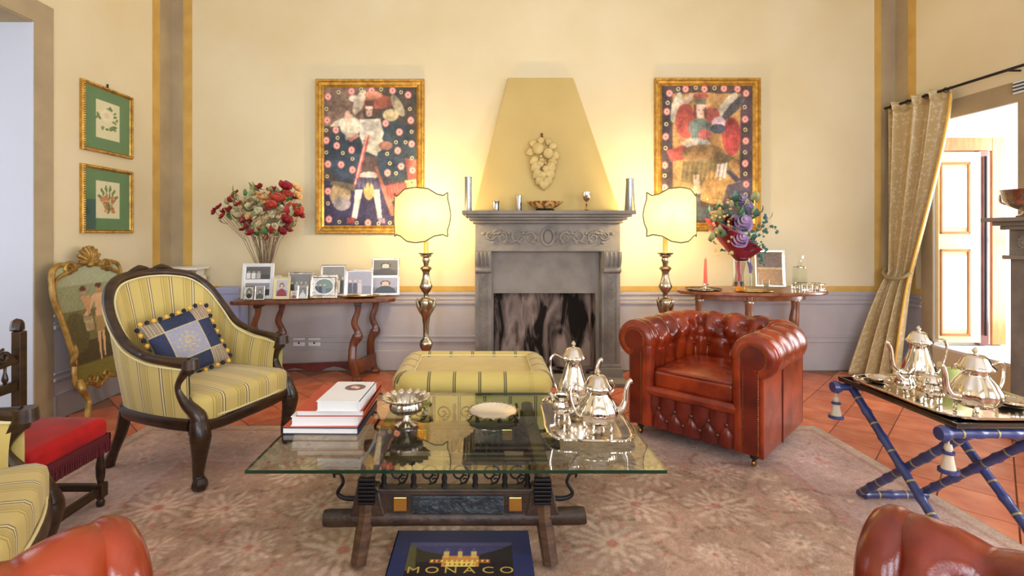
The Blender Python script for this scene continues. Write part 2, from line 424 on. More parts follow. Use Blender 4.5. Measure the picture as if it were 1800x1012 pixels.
M['doordark'] = pm('brown_door_edge', (126, 70, 58), 0.3, col2=(96, 52, 48), vscale=6, coat=0.4)
M['panelw'] = pm('pale_panel', (238, 232, 222), 0.45)
M['soot'] = None
M['outlet'] = pm('white_plastic', (236, 238, 242), 0.35)
M['candle'] = pm('red_candle', (226, 92, 70), 0.45)
M['wax'] = pm('yellow_candle_tube', (226, 196, 110), 0.5)
M['whisky'] = pm('amber_drink', (214, 132, 40), 0.1)
M['leafg'] = pm('green_leaf', (84, 128, 74), 0.5, col2=(52, 98, 62), vscale=20)
M['leafb'] = pm('blue_green_leaf', (78, 118, 98), 0.55, col2=(54, 92, 80), vscale=20)
M['leafp'] = pm('pale_green_leaf', (168, 172, 118), 0.6, col2=(138, 146, 98), vscale=20)
M['lilac'] = pm('lilac_petal', (230, 206, 240), 0.6, col2=(212, 180, 230), vscale=16)
M['fred'] = pm('red_petal', (176, 46, 48), 0.6, col2=(140, 28, 40), vscale=16)
M['fcor'] = pm('coral_petal', (222, 98, 70), 0.6, col2=(198, 72, 54), vscale=16)
M['fyel'] = pm('peach_petal', (236, 186, 120), 0.6)
M['fcream'] = pm('cream_petal', (226, 212, 170), 0.6)
M['stem'] = pm('brown_stem', (124, 96, 82), 0.7)
M['burg'] = pm('burgundy_paper', (142, 30, 50), 0.4, col2=(108, 18, 38), vscale=7)
M['ivory'] = pm('ivory_plaster', (212, 186, 122), 0.75, col2=(196, 166, 102), vscale=12)
M['pomb'] = pm('dark_pompom', (36, 32, 48), 0.9)
M['pomy'] = pm('yellow_pompom', (226, 176, 78), 0.9)
M['radi'] = pm('white_enamel', (232, 230, 224), 0.4)
M['bluebox'] = pm('pale_blue_box', (168, 176, 214), 0.6)
M['pear'] = pm('green_fruit', (188, 190, 120), 0.35, col2=(150, 168, 66), vscale=5)

# ------------------------------------------------------------------ special materials
def _tile():
    m, nt, b = newmat('terracotta_tile'); b.inputs['Roughness'].default_value = 0.42
    oi = N(nt, 'ShaderNodeObjectInfo'); tc = N(nt, 'ShaderNodeTexCoord')
    ad = N(nt, 'ShaderNodeVectorMath', operation='ADD'); nt.links.new(tc.outputs['Object'], ad.inputs[0])
    cx = N(nt, 'ShaderNodeCombineXYZ'); mu = N(nt, 'ShaderNodeMath', operation='MULTIPLY'); mu.inputs[1].default_value = 37
    nt.links.new(oi.outputs['Random'], mu.inputs[0]); nt.links.new(mu.outputs[0], cx.inputs[2]); nt.links.new(cx.outputs[0], ad.inputs[1])
    nz = N(nt, 'ShaderNodeTexNoise'); nz.inputs['Scale'].default_value = 7; nz.inputs['Detail'].default_value = 5; nt.links.new(ad.outputs[0], nz.inputs['Vector'])
    rp = N(nt, 'ShaderNodeValToRGB'); e = rp.color_ramp.elements
    e[0].position = 0.3; e[0].color = L4((186, 92, 56)); e[1].position = 0.7; e[1].color = L4((214, 130, 92)); nt.links.new(nz.outputs['Fac'], rp.inputs[0])
    hs = N(nt, 'ShaderNodeHueSaturation'); mr = N(nt, 'ShaderNodeMapRange'); mr.inputs['To Min'].default_value = 0.82; mr.inputs['To Max'].default_value = 1.12
    nt.links.new(oi.outputs['Random'], mr.inputs[0]); nt.links.new(mr.outputs[0], hs.inputs['Value']); nt.links.new(rp.outputs[0], hs.inputs['Color'])
    nt.links.new(hs.outputs[0], b.inputs['Base Color']); return m
M['tile'] = _tile()
def _soot():
    m, nt, b = newmat('sooty_brick'); b.inputs['Roughness'].default_value = 0.95; b.inputs['Specular IOR Level'].default_value = 0.1
    co = coords(nt, 'Object', (3.2, 3, 1.0)); nz = N(nt, 'ShaderNodeTexNoise'); nz.inputs['Scale'].default_value = 2.3; nz.inputs['Detail'].default_value = 7
    nz.inputs['Distortion'].default_value = 0.8; nt.links.new(co, nz.inputs['Vector'])
    rp = N(nt, 'ShaderNodeValToRGB'); e = rp.color_ramp.elements
    e[0].position = 0.42; e[0].color = L4((40, 34, 30)); e[1].position = 0.62; e[1].color = L4((168, 146, 132))
    nt.links.new(nz.outputs['Fac'], rp.inputs[0]); nt.links.new(rp.outputs[0], b.inputs['Base Color']); return m
M['soot'] = _soot()
def _curtain():
    m, nt, b = newmat('gold_damask'); b.inputs['Roughness'].default_value = 0.36; b.inputs['Sheen Weight'].default_value = 0.2
    tc = N(nt, 'ShaderNodeTexCoord'); mp = N(nt, 'ShaderNodeMapping'); mp.inputs['Scale'].default_value = (12, 18, 1); nt.links.new(tc.outputs['UV'], mp.inputs[0])
    vo = N(nt, 'ShaderNodeTexVoronoi'); vo.inputs['Scale'].default_value = 1.6; nt.links.new(mp.outputs[0], vo.inputs['Vector'])
    nz = N(nt, 'ShaderNodeTexNoise'); nz.inputs['Scale'].default_value = 5; nt.links.new(mp.outputs[0], nz.inputs['Vector'])
    ad = N(nt, 'ShaderNodeMath', operation='ADD'); nt.links.new(vo.outputs['Distance'], ad.inputs[0]); nt.links.new(nz.outputs['Fac'], ad.inputs[1])
    rp = N(nt, 'ShaderNodeValToRGB'); e = rp.color_ramp.elements
    e[0].position = 0.80; e[0].color = L4((212, 192, 150)); e[1].position = 0.95; e[1].color = L4((194, 168, 116))
    nt.links.new(ad.outputs[0], rp.inputs[0]); nt.links.new(rp.outputs[0], b.inputs['Base Color'])
    return m
M['curtain'] = _curtain()

# ------------------------------------------------------------------ room shell
struct('floor', box(XL - 0.7, XR + 1.0, YR - 0.3, YB + 0.3, -0.10, -0.008), M['grout'], 'terracotta tiled floor of the sitting room', 'floor', smooth=False)
FL = bpy.data.objects['floor']
RX0, RX1, RY0, RY1 = -2.40, 2.37, -0.90, 3.66
ts = 0.30; tm = mesh('tile', box(-ts / 2 + 0.004, ts / 2 - 0.004, -ts / 2 + 0.004, ts / 2 - 0.004, -0.010, 0.0), M['tile'], False)
d = ts / math.sqrt(2)
cands = []
for i in range(-40, 60):
    for j in range(-40, 60):
        x = (i - j) * d; y = (i + j) * d + 0.1
        if not (XL + 0.06 < x < XR - 0.06 and 1.2 < y < YB - 0.06): continue
        if RX0 + 0.22 < x < RX1 - 0.22 and y < RY1 - 0.22: continue
        if abs(x) > 1.08 * y + 0.3 and not (-0.2 < x < 5): continue
        px = 850 + 900 * x / y
        if -120 < px < 1900: cands.append((y, x))
cands.sort()
for y, x in cands[:300]:
    o = link('tile', tm, FL, (x, y, rnd.uniform(-0.0015, 0.0)), (0, 0, R(45)))
WT = 0.6
g = box(XL, XR, YB, YB + 0.3, -0.05, ZC)
struct('wall_back', g, M['wall'], 'cream plaster wall with the grey stone fireplace', 'wall', smooth=False)
g = box(XL - WT, XL, 3.63, YB + 0.3, -0.05, ZC).add(box(XL - WT, XL, YR, 2.0, -0.05, ZC)).add(box(XL - WT, XL, 2.0, 3.63, 2.89, ZC))
struct('wall_left', g, M['wall'], 'cream plaster wall with two botanical prints and a doorway', 'wall', smooth=False)
RO0, RO1, RZ0, RZ1, RD = 4.02, 4.785, 0.33, 2.425, 1.0
g = box(XR, XR + RD, RO1, YB + 0.3, -0.05, ZC).add(box(XR, XR + RD, 1.7, RO0, -0.05, ZC)).add(box(XR, XR + RD, YR, 0.1, -0.05, ZC)).add(box(XR, XR + RD, RO0, RO1, RZ1, ZC)).add(box(XR, XR + RD, RO0, RO1, -0.05, RZ0)).add(box(XR, XR + RD, 0.1, 1.7, 2.8, ZC)).add(box(XR, XR + RD, 0.1, 1.7, -0.05, 0.4))
struct('wall_right', g, M['wall'], 'cream plaster wall with the deep window recess and curtain', 'wall', smooth=False)
g = G(); xs = [XL - WT]
for wx in (-1.7, 0.5, 2.7): xs += [wx - 0.65, wx + 0.65]
xs.append(XR + RD)
for a, b in zip(xs[0::2], xs[1::2]): g.add(box(a, b, YR - 0.3, YR, -0.05, ZC))
for wx in (-1.7, 0.5, 2.7): g.add(box(wx - 0.65, wx + 0.65, YR - 0.3, YR, -0.05, 0.65)).add(box(wx - 0.65, wx + 0.65, YR - 0.3, YR, 3.25, ZC))
struct('wall_rear', g, M['wall'], 'plaster wall behind the camera with three tall windows added for daylight', 'wall', smooth=False)
struct('ceiling', box(XL - WT, XR + RD, YR - 0.3, YB + 0.3, ZC, ZC + 0.1), M['white'], 'high pale ceiling', 'ceiling', smooth=False)
struct('wall_passage', box(-5.0, -4.9, 1.0, 4.6, 0, ZC).add(box(-5.0, XL - WT, 4.5, 4.6, 0, ZC)).add(box(-5.0, XL - WT, 0.9, 1.0, 0, ZC)).add(box(-5.0, XL - WT, 0.9, 4.6, 3.3, 3.4)).add(box(-5.0, XL - WT, 0.9, 4.6, -0.1, 0)), M['jamb'], 'pale wall of the passage beyond the doorway', 'wall', smooth=False)
# unseen windows added to the rear wall to let daylight in
for k, wx in enumerate((-1.7, 0.5, 2.7)):
    g = G()
    for x in (wx - 0.62, wx, wx + 0.62): g.add(cbox(x, YR - 0.06, 1.95, 0.06, 0.05, 2.6))
    for z in (0.68, 1.5, 2.35, 3.22): g.add(cbox(wx, YR - 0.06, z, 1.3, 0.045, 0.05))
    struct('window_%d' % (k + 2), g, M['white'], 'white casement window added in the unseen rear wall for daylight', 'window', smooth=False)
g = G()
for y in (0.13, 0.9, 1.67): g.add(cbox(XR + 0.65, y, 1.6, 0.05, 0.06, 2.4))
for z in (0.43, 1.6, 2.77): g.add(cbox(XR + 0.65, 0.9, z, 0.045, 1.6, 0.05))
struct('window_5', g, M['white'], 'white casement window added in the right wall beyond the frame for daylight', 'window', smooth=False)  # unseen window, added so daylight comes in from the right
# left doorway lining and casing
struct('trim_1', box(XL - WT, XL + 0.001, 3.622, 3.632, 0, 2.89), M['jamb'], 'pale grey reveal of the left doorway', 'trim', smooth=False)
struct('trim_2', box(XL, XL + 0.008, 3.63, 3.79, 0, 3.05).add(box(XL, XL + 0.008, 1.84, 3.63, 2.89, 3.05)), M['pil'], 'grey-brown painted surround of the left doorway', 'trim', smooth=False)
struct('trim_3', box(XL - WT, XL, 2.0, 3.625, 2.882, 2.892), M['pil'], 'soffit of the left doorway', 'trim', smooth=False)
# recess lining
g = box(XR + 0.002, XR + RD, RO1 - 0.008, RO1 + 0.002, RZ0, RZ1).add(box(XR + 0.002, XR + RD, RO0 - 0.002, RO0 + 0.008, RZ0, RZ1)).add(box(XR + 0.002, XR + RD, RO0, RO1, RZ1 - 0.008, RZ1 + 0.002)).add(box(XR - 0.004, XR + RD, RO0, RO1, RZ0 - 0.002, RZ0 + 0.02))
struct('trim_4', g, M['white'], 'white lining and sill of the window recess', 'trim', smooth=False)
struct('trim_5', box(XR - 0.006, XR, RO0 - 0.10, RO0, 0, RZ1 + 0.16).add(box(XR - 0.006, XR, RO0, RO1 + 0.12, RZ1, RZ1 + 0.16)).add(box(XR - 0.006, XR, RO1, RO1 + 0.12, 0, RZ1)), M['pil'], 'grey-brown painted band around the window recess', 'trim', smooth=False)
# painted corner pilasters with ochre lines
DZ = 0.855
struct('trim_6', box(XL, XL + 0.004, 5.04, YB, DZ, ZC).add(box(XL, -3.06, YB - 0.004, YB, DZ, ZC)), M['pil'], 'grey-brown painted pilaster in the left corner', 'trim', smooth=False)
struct('trim_7', box(XL, XL + 0.005, 4.93, 5.04, DZ, ZC), M['ochre'], 'ochre line left of the left corner pilaster', 'trim', smooth=False)
struct('trim_8', box(-3.06, -2.97, YB - 0.005, YB, DZ, ZC), M['ochre'], 'ochre line right of the left corner pilaster', 'trim', smooth=False)
struct('trim_9', box(4.05, XR, YB - 0.004, YB, DZ, ZC).add(box(XR - 0.004, XR, 5.06, YB, DZ, ZC)), M['pil'], 'grey-brown painted pilaster in the right corner', 'trim', smooth=False)
struct('trim_10', box(3.985, 4.05, YB - 0.005, YB, DZ, ZC), M['ochre'], 'ochre line left of the right corner pilaster', 'trim', smooth=False)
struct('trim_11', box(XR - 0.005, XR, 4.97, 5.06, DZ, ZC), M['ochre'], 'ochre line right of the right corner pilaster', 'trim', smooth=False)
# dado, ochre band, mouldings, baseboards
def band(z0, z1, t, parts=('b', 'l', 'r')):
    g = G()
    if 'b' in parts: g.add(box(XL, -0.08, YB - t, YB, z0, z1)).add(box(1.295, XR, YB - t, YB, z0, z1))
    if 'l' in parts: g.add(box(XL, XL + t, 3.79, YB, z0, z1))
    if 'r' in parts: g.add(box(XR - t, XR, RO1 + 0.12, YB, z0, z1)).add(box(XR - t, XR, YR, 0.1, z0, z1))
    return g
struct('trim_12', band(0.0, 0.80, 0.006), M['dado'], 'grey lilac dado below the ochre band', 'dado', smooth=False)
struct('trim_13', band(0.80, 0.855, 0.009), M['ochre'], 'ochre band along the top of the dado', 'trim', smooth=False)
k = 14
for z, h, t in ((0.765, 0.022, 0.018), (0.715, 0.012, 0.014), (0.675, 0.030, 0.022), (0.335, 0.018, 0.016), (0.285, 0.026, 0.02)):
    struct('trim_%d' % k, band(z, z + h, t), M['dado'], ['uppermost', 'second', 'third', 'fourth', 'lowest'][k - 14] + ' horizontal moulding on the grey dado', 'moulding', smooth=False, bevel=0.004); k += 1
struct('baseboard_back', box(XL, -0.08, YB - 0.02, YB, 0, 0.20).add(box(1.295, XR, YB - 0.02, YB, 0, 0.20)), M['dado'], 'grey baseboard along the back wall', 'baseboard', smooth=False, bevel=0.004)
struct('baseboard_left', box(XL, XL + 0.02, 3.79, YB, 0, 0.18), M['base'], 'dark grey baseboard along the left wall', 'baseboard', smooth=False, bevel=0.004)
# window at the end of the recess
wd = struct('window_1', box(5.12, 5.17, RO0, RO0 + 0.05, RZ0, RZ1).add(box(5.12, 5.17, RO1 - 0.05, RO1, RZ0, RZ1)).add(box(5.12, 5.17, RO0, RO1, RZ0 + 0.02, RZ0 + 0.08)).add(box(5.12, 5.17, RO0, RO1, RZ1 - 0.06, RZ1)).add(box(5.12, 5.17, RO0, RO1, 1.3, 1.34)), M['doorwood'], 'orange wooden window at the end of the recess', 'window', smooth=False)
# wooden door frame with a cream panelled leaf on the far side of the recess
dr = struct('door_1', box(4.705, 4.834, RO1 - 0.05, RO1 - 0.008, 0.36, 2.275).add(box(4.215, 4.7045, RO1 - 0.05, RO1 - 0.008, 2.155, 2.275)), M['doorwood'], 'orange wooden frame with a cream panelled leaf in the window recess', 'door', smooth=False, bevel=0.004)
obj('door_edge', box(4.575, 4.665, RO1 - 0.06, RO1 - 0.008, 0.36, 2.155), M['doordark'], dr, smooth=False, bevel=0.006, label='dark brown edge of the leaf')
obj('door_strip', box(4.668, 4.704, RO1 - 0.03, RO1 - 0.008, 0.36, 2.155), M['panelw'], dr, smooth=False)
obj('lock_rod', tube([(4.62, RO1 - 0.075, 0.45), (4.62, RO1 - 0.075, 2.1)], 0.010, 8), M['iron'], dr)
lf = obj('door_leaf', box(0, 0.36, -0.035, 0, 0, 1.755), M['doorpaint'], dr, loc=(4.212, RO1 - 0.012, 0.385), rot=(0, 0, R(-6)), smooth=False, bevel=0.004)
for z0, z1 in ((0.06, 0.20 + 0.66), (1.0, 1.66)):
    obj('panel', box(0.03, 0.24, -0.04, -0.03, z0 + 0.06, z1 - 0.06), M['panelw'], lf, smooth=False)
    obj('panel_moulding', box(0.015, 0.03, -0.048, -0.03, z0, z1).add(box(0.245, 0.265, -0.048, -0.03, z0, z1)).add(box(0.015, 0.265, -0.048, -0.03, z0, z0 + 0.022)).add(box(0.015, 0.265, -0.048, -0.03, z1 - 0.022, z1)), M['doorwood'], lf, smooth=False, bevel=0.003)

# ------------------------------------------------------------------ rug
def ell_fast(s, cx, cy, rx, ry, col, rot=0.0, a=1.0):
    m = max(rx, ry * s.asp); i0 = max(0, int((cx - m) * s.w) - 1); i1 = min(s.w, int((cx + m) * s.w) + 2)
    j0 = max(0, int((cy - m / s.asp) * s.h) - 1); j1 = min(s.h, int((cy + m / s.asp) * s.h) + 2)
    if i1 <= i0 or j1 <= j0: return s
    X = s.x[j0:j1, i0:i1]; Y = s.y[j0:j1, i0:i1]; dx = X - cx; dy = (Y - cy) * s.asp; c, q = math.cos(rot), math.sin(rot)
    u = dx * c + dy * q; v_ = -dx * q + dy * c; mk = (u / rx) ** 2 + (v_ / (ry * s.asp)) ** 2 < 1
    sub = s.a[j0:j1, i0:i1]; sub[mk] = sub[mk] * (1 - a) + np.asarray(col, float) * a; return s
Canvas.ell = ell_fast
RW, RH = RX1 - RX0, RY1 - RY0
nx, ny = 640, 612
rc = Canvas(nx, ny, (178, 145, 124))
yy, xx = rc.y * RH, rc.x * RW
edge = np.minimum(np.minimum(xx, RW - xx), np.minimum(yy, RH - yy))
bord = np.array((188, 158, 146.0)); guard = np.array((176, 140, 126.0))
rc.a[edge < 0.62] = bord; rc.a[(edge < 0.66) & (edge > 0.58)] = guard; rc.a[edge < 0.07] = (186, 160, 142); rc.a[(edge > 0.07) & (edge < 0.10)] = guard
rs = random.Random(3)
def met(cx, cy): return cx / RW, cy / RH
def rell(cx, cy, rx, ry, col, rot=0, a=1.0):
    rc.ell(cx / RW, cy / RH, rx / RW, ry / RW / rc.asp, col, rot, a)
def palmette(cx, cy, r, cols, a):
    for k in range(17):
        t = a + 2 * PI * k / 17; rr_ = r * (0.72 + 0.12 * (k % 2)); rell(cx + rr_ * math.cos(t), cy + rr_ * math.sin(t), rs.uniform(0.16, 0.32) * r, 0.085 * r, cols[0], t, rs.uniform(0.35, 0.75))
    rell(cx, cy, 0.50 * r, 0.50 * r, cols[1], 0, 0.5)
    for k in range(11):
        t = a + 2 * PI * k / 11; rell(cx + 0.34 * r * math.cos(t), cy + 0.34 * r * math.sin(t), 0.20 * r, 0.07 * r, cols[0], t, 0.7)
    rell(cx, cy, 0.13 * r, 0.13 * r, cols[2], 0, 0.75)
    rell(cx + 0.5 * r * math.cos(a), cy + 0.5 * r * math.sin(a), 0.10 * r, 0.05 * r, cols[2], a, 0.6)
CR, RS, BRN = (224, 196, 176), (196, 118, 102), (160, 122, 102)
for i in range(12):
    for j in range(12):
        cx = 0.35 + i * 0.40 + (0.2 if j % 2 else 0) + rs.uniform(-.05, .05); cy = 0.3 + j * 0.38 + rs.uniform(-.05, .05)
        if not (0.7 < cx < RW - 0.7 and 0.7 < cy < RH - 0.7): continue
        t = rs.uniform(0, 6.28)
        for k in range(4):                      # vines
            aa = t + k * PI / 2
            for q in range(9):
                rr = 0.13 + q * 0.016; rell(cx + rr * math.cos(aa + q * 0.13), cy + rr * math.sin(aa + q * 0.13), 0.012, 0.012, (136, 106, 84), 0, 0.6)
            rell(cx + 0.23 * math.cos(aa + 1), cy + 0.23 * math.sin(aa + 1), 0.05, 0.016, (204, 174, 152), aa, 0.6)
            rell(cx + 0.21 * math.cos(aa + 0.4), cy + 0.21 * math.sin(aa + 0.4), 0.022, 0.012, RS, aa, 0.55)
        palmette(cx, cy, rs.uniform(0.09, 0.20), [CR, rs.choice([BRN, (186, 140, 118), (178, 148, 116)]), RS], t)
step = 0.36
for k in range(int(RW / step) + 1):
    for cy in (0.33, RH - 0.33): palmette(0.18 + k * step, cy, 0.13 if k % 2 else 0.09, [(210, 184, 172), (180, 136, 124), (188, 120, 110)], k)
for k in range(int(RH / step) + 1):
    for cx in (0.33, RW - 0.33): palmette(cx, 0.18 + k * step, 0.13 if k % 2 else 0.09, [(210, 184, 172), (180, 136, 124), (188, 120, 110)], k)
for k in range(2200):
    cx, cy = rs.uniform(0.1, RW - 0.1), rs.uniform(0.1, RH - 0.1); rell(cx, cy, rs.uniform(0.012, 0.035), rs.uniform(0.004, 0.009), rs.choice([CR, CR, RS, BRN, BRN, (208, 182, 164)]), rs.uniform(0, 3), 0.55)
rc.blur(1).cloud(0.2, (8, 24, 60), 4).noise(10, 1).noise(6, 4)
rug = rc.obj('rug', RW, RH, M['rug'], None, ((RX0 + RX1) / 2, (RY0 + RY1) / 2, 0.0135), flat=True)
tag(rug, 'large faded rose-brown oriental rug with palmettes under the coffee table', 'rug')
obj('rug_edge', box(-RW / 2 - 0.004, RW / 2 + 0.004, -RH / 2 - 0.004, RH / 2 + 0.004, -0.0125, -0.0005), pm('rug_selvedge', (160, 132, 112), 0.95), rug, smooth=False)

# ------------------------------------------------------------------ main fireplace
fp = thing('fireplace', 'grey carved stone fireplace with cream tapered hood', 'fireplace', (0.607, YB, 0))
def fo(name, g, mat, **kw): return obj(name, g.mv(-0.607, -YB, 0), mat, fp, **kw)
FX0, FX1, FY = -0.08, 1.295, 4.85
fo('mantel_shelf', box(-0.20, 1.395, 4.66, YB - 0.002, 1.565, 1.60).add(box(-0.17, 1.365, 4.69, YB - 0.002, 1.54, 1.565)).add(box(-0.14, 1.335, 4.735, YB - 0.002, 1.515, 1.54)).add(box(-0.105, 1.31, 4.79, YB - 0.002, 1.485, 1.515)), M['stone2'], smooth=False, bevel=0.008)
frz = fo('frieze', box(FX0, FX1, FY, YB - 0.002, 1.22, 1.485), M['stone'], smooth=False, bevel=0.004)
yc = FY - 0.002
g = G(); cxm = (FX0 + FX1) / 2
for s in (-1, 1):
    for k, (dx, r, ph) in enumerate(((0.16, 0.055, 0.6), (0.29, 0.062, 3.6), (0.43, 0.058, 0.7), (0.54, 0.045, 3.4))):
        sp = [(cxm + s * (p[0]), p[1], p[2]) for p in spiral(dx, 1.36 + (0.012 if k % 2 else -0.012), r, 0.012, ph, 1.5, 22, yc)]
        g.add(tube(sp, [0.014, 0.010, 0.008], 6))
        for t in (0.5, 2.6, 4.4):
            g.add(ball((cxm + s * (dx + 0.078 * math.cos(t)), yc, 1.36 + 0.06 * math.sin(t)), 0.018, 8, 6, (1.3, 0.6, 0.8)).sc(1))
    g.add(tube(cr([(cxm + s * 0.08, yc, 1.31), (cxm + s * 0.2, yc, 1.42), (cxm + s * 0.34, yc, 1.30), (cxm + s * 0.47, yc, 1.42), (cxm + s * 0.58, yc, 1.34)], 8), 0.010, 6))
o = obj('carved_scroll', g.mv(-0.607, -YB, 0), M['stone'], frz)
g = tube([(cxm + 0.058 * math.cos(2 * PI * k / 28), yc, 1.36 + 0.082 * math.sin(2 * PI * k / 28)) for k in range(28)], 0.014, 6, closed=True).add(ball((cxm, yc + 0.005, 1.36), 0.06, 14, 8, (0.75, 0.35, 1.1)))
# ball() scales about origin before moving, so the boss sits in place
obj('medallion', g.mv(-0.607, -YB, 0), M['stone'], frz)
def jamb(x0, x1, nm):
    j = fo('jamb', box(x0, x1, FY, YB - 0.002, 0.12, 1.22), M['stone'], smooth=False, bevel=0.004)
    obj('plinth', box(x0 - 0.02, x1 + 0.02, FY - 0.03, YB - 0.002, 0, 0.12).add(box(x0 - 0.01, x1 + 0.01, FY - 0.015, YB - 0.002, 0.12, 0.15)).mv(-0.607, -YB, 0), M['stone2'], j, smooth=False, bevel=0.006)
    # scrolled bracket
    xm0, xm1 = x0 + 0.006, x1 - 0.006
    pts = [(0, 1.22), (-0.075, 1.22), (-0.085, 1.17), (-0.07, 1.12), (-0.04, 1.08), (-0.05, 1.05), (-0.035, 1.02), (0, 1.01)]
    n = len(pts); gg = G([(xm0, FY + p[0], p[1]) for p in pts] + [(xm1, FY + p[0], p[1]) for p in pts], [tuple(range(n)), tuple(reversed(range(n, 2 * n)))] + [(i + n, (i + 1) % n + n, (i + 1) % n, i) for i in range(n)])
    for k in range(4):
        xx_ = xm0 + (k + 0.5) * (xm1 - xm0) / 4; gg.add(tube(cr([(xx_, FY - 0.075, 1.215), (xx_, FY - 0.087, 1.17), (xx_, FY - 0.07, 1.12), (xx_, FY - 0.042, 1.08)], 4), 0.012, 6))
    gg.add(tube([(xm0, FY - 0.045, 1.045), (xm1, FY - 0.045, 1.045)], 0.022, 8))
    obj('bracket', gg.mv(-0.607, -YB, 0), M['stone2'], j, ang=35)
    # herringbone carving
    gg = G(); xm = (x0 + x1) / 2; wv = (x1 - x0) * 0.24
    z = 0.18
    while z < 0.97:
        for s in (-1, 1): gg.add(tube([(xm, FY, z), (xm + s * wv, FY, z + 0.035)], 0.009, 5))
        z += 0.026
    for s in (-1, 1): gg.add(box(xm + s * wv * 1.25 - 0.004, xm + s * wv * 1.25 + 0.004, FY - 0.008, FY + 0.002, 0.16, 1.0))
    obj('herringbone_carving', gg.mv(-0.607, -YB, 0), M['stone'], j)
jamb(FX0, FX0 + 0.155, 'l'); jamb(FX1 - 0.175, FX1, 'r')
fo('inner_panel', box(0.075, 1.12, 4.965, YB - 0.002, 0.81, 1.22), M['stone2'], smooth=False, bevel=0.003)
fo('inner_post', box(0.075, 0.098, 4.965, YB - 0.002, 0.0, 0.81), M['stone2'], smooth=False)
fo('inner_post', box(1.088, 1.12, 4.965, YB - 0.002, 0.0, 0.81), M['stone2'], smooth=False)
fo('firebox', box(0.098, 1.088, 5.195, YB - 0.003, 0, 0.81).add(box(0.098, 0.105, 4.97, 5.2, 0, 0.81)).add(box(1.08, 1.088, 4.97, 5.2, 0, 0.81)).add(box(0.098, 1.088, 4.97, 5.2, 0.0, 0.05)), M['soot'], smooth=False)
hd0, hd1 = 4.92, 5.16
v = [(-0.10, hd0, 1.60), (1.31, hd0, 1.60), (1.31, YB - 0.002, 1.60), (-0.10, YB - 0.002, 1.60), (0.246, hd1, 2.96), (0.904, hd1, 2.96), (0.904, YB - 0.002, 2.96), (0.246, YB - 0.002, 2.96)]
fo('hood', G(v, [(3, 2, 1, 0), (4, 5, 6, 7), (0, 1, 5, 4), (1, 2, 6, 5), (2, 3, 7, 6), (3, 0, 4, 7)]), M['hood'], smooth=False, bevel=0.01)
fo('hearth_slab', box(-0.1, 1.315, 4.62, 4.965, 0, 0.035), M['stone2'], smooth=False, bevel=0.006)

# ------------------------------------------------------------------ second fireplace on the right wall
f2 = thing('fireplace', 'dark grey stone mantelpiece at the right edge beside the window recess', 'fireplace', (XR, 3.1, 0))
def f2o(name, g, mat, parent=f2, **kw): return obj(name, g.mv(-XR, -3.1, 0), mat, parent, **kw)
f2o('mantel_shelf', box(3.80, XR - 0.002, 2.28, 3.92, 1.475, 1.505).add(box(3.86, XR - 0.002, 2.32, 3.89, 1.445, 1.475)).add(box(3.90, XR - 0.002, 2.35, 3.87, 1.415, 1.445)), M['stone2'], smooth=False, bevel=0.006)
f2o('frieze', box(3.95, XR - 0.002, 2.38, 3.85, 1.22, 1.415), M['stone'], smooth=False, bevel=0.004)
f2o('frieze_moulding', box(3.915, XR - 0.002, 2.36, 3.87, 1.195, 1.225), M['stone2'], smooth=False, bevel=0.006)
for y0, y1 in ((3.62, 3.85), (2.38, 2.61)):
    jj = f2o('jamb', box(3.96, XR - 0.002, y0, y1, 0.10, 1.195), M['stone'], smooth=False, bevel=0.004)
    f2o('plinth', box(3.93, XR - 0.002, y0 - 0.02, y1 + 0.02, 0, 0.10), M['stone2'], jj, smooth=False, bevel=0.006)
    rg = lathe([(0, 0.014), (0.02, 0.014), (0.035, 0.006), (0.05, 0.010), (0.058, 0)], 20, 10, 0.25).ry(R(-90)).mv(3.95, (y0 + y1) / 2, 1.32)
    f2o('rosette', rg, M['stone2'], jj)
f2o('firebox', box(4.10, XR - 0.002, 2.61, 3.62, 0, 1.195), M['soot'], smooth=False)
f2o('hearth_slab', box(3.55, 3.96, 2.3, 3.9, 0, 0.05), M['stone'], smooth=False, bevel=0.006)

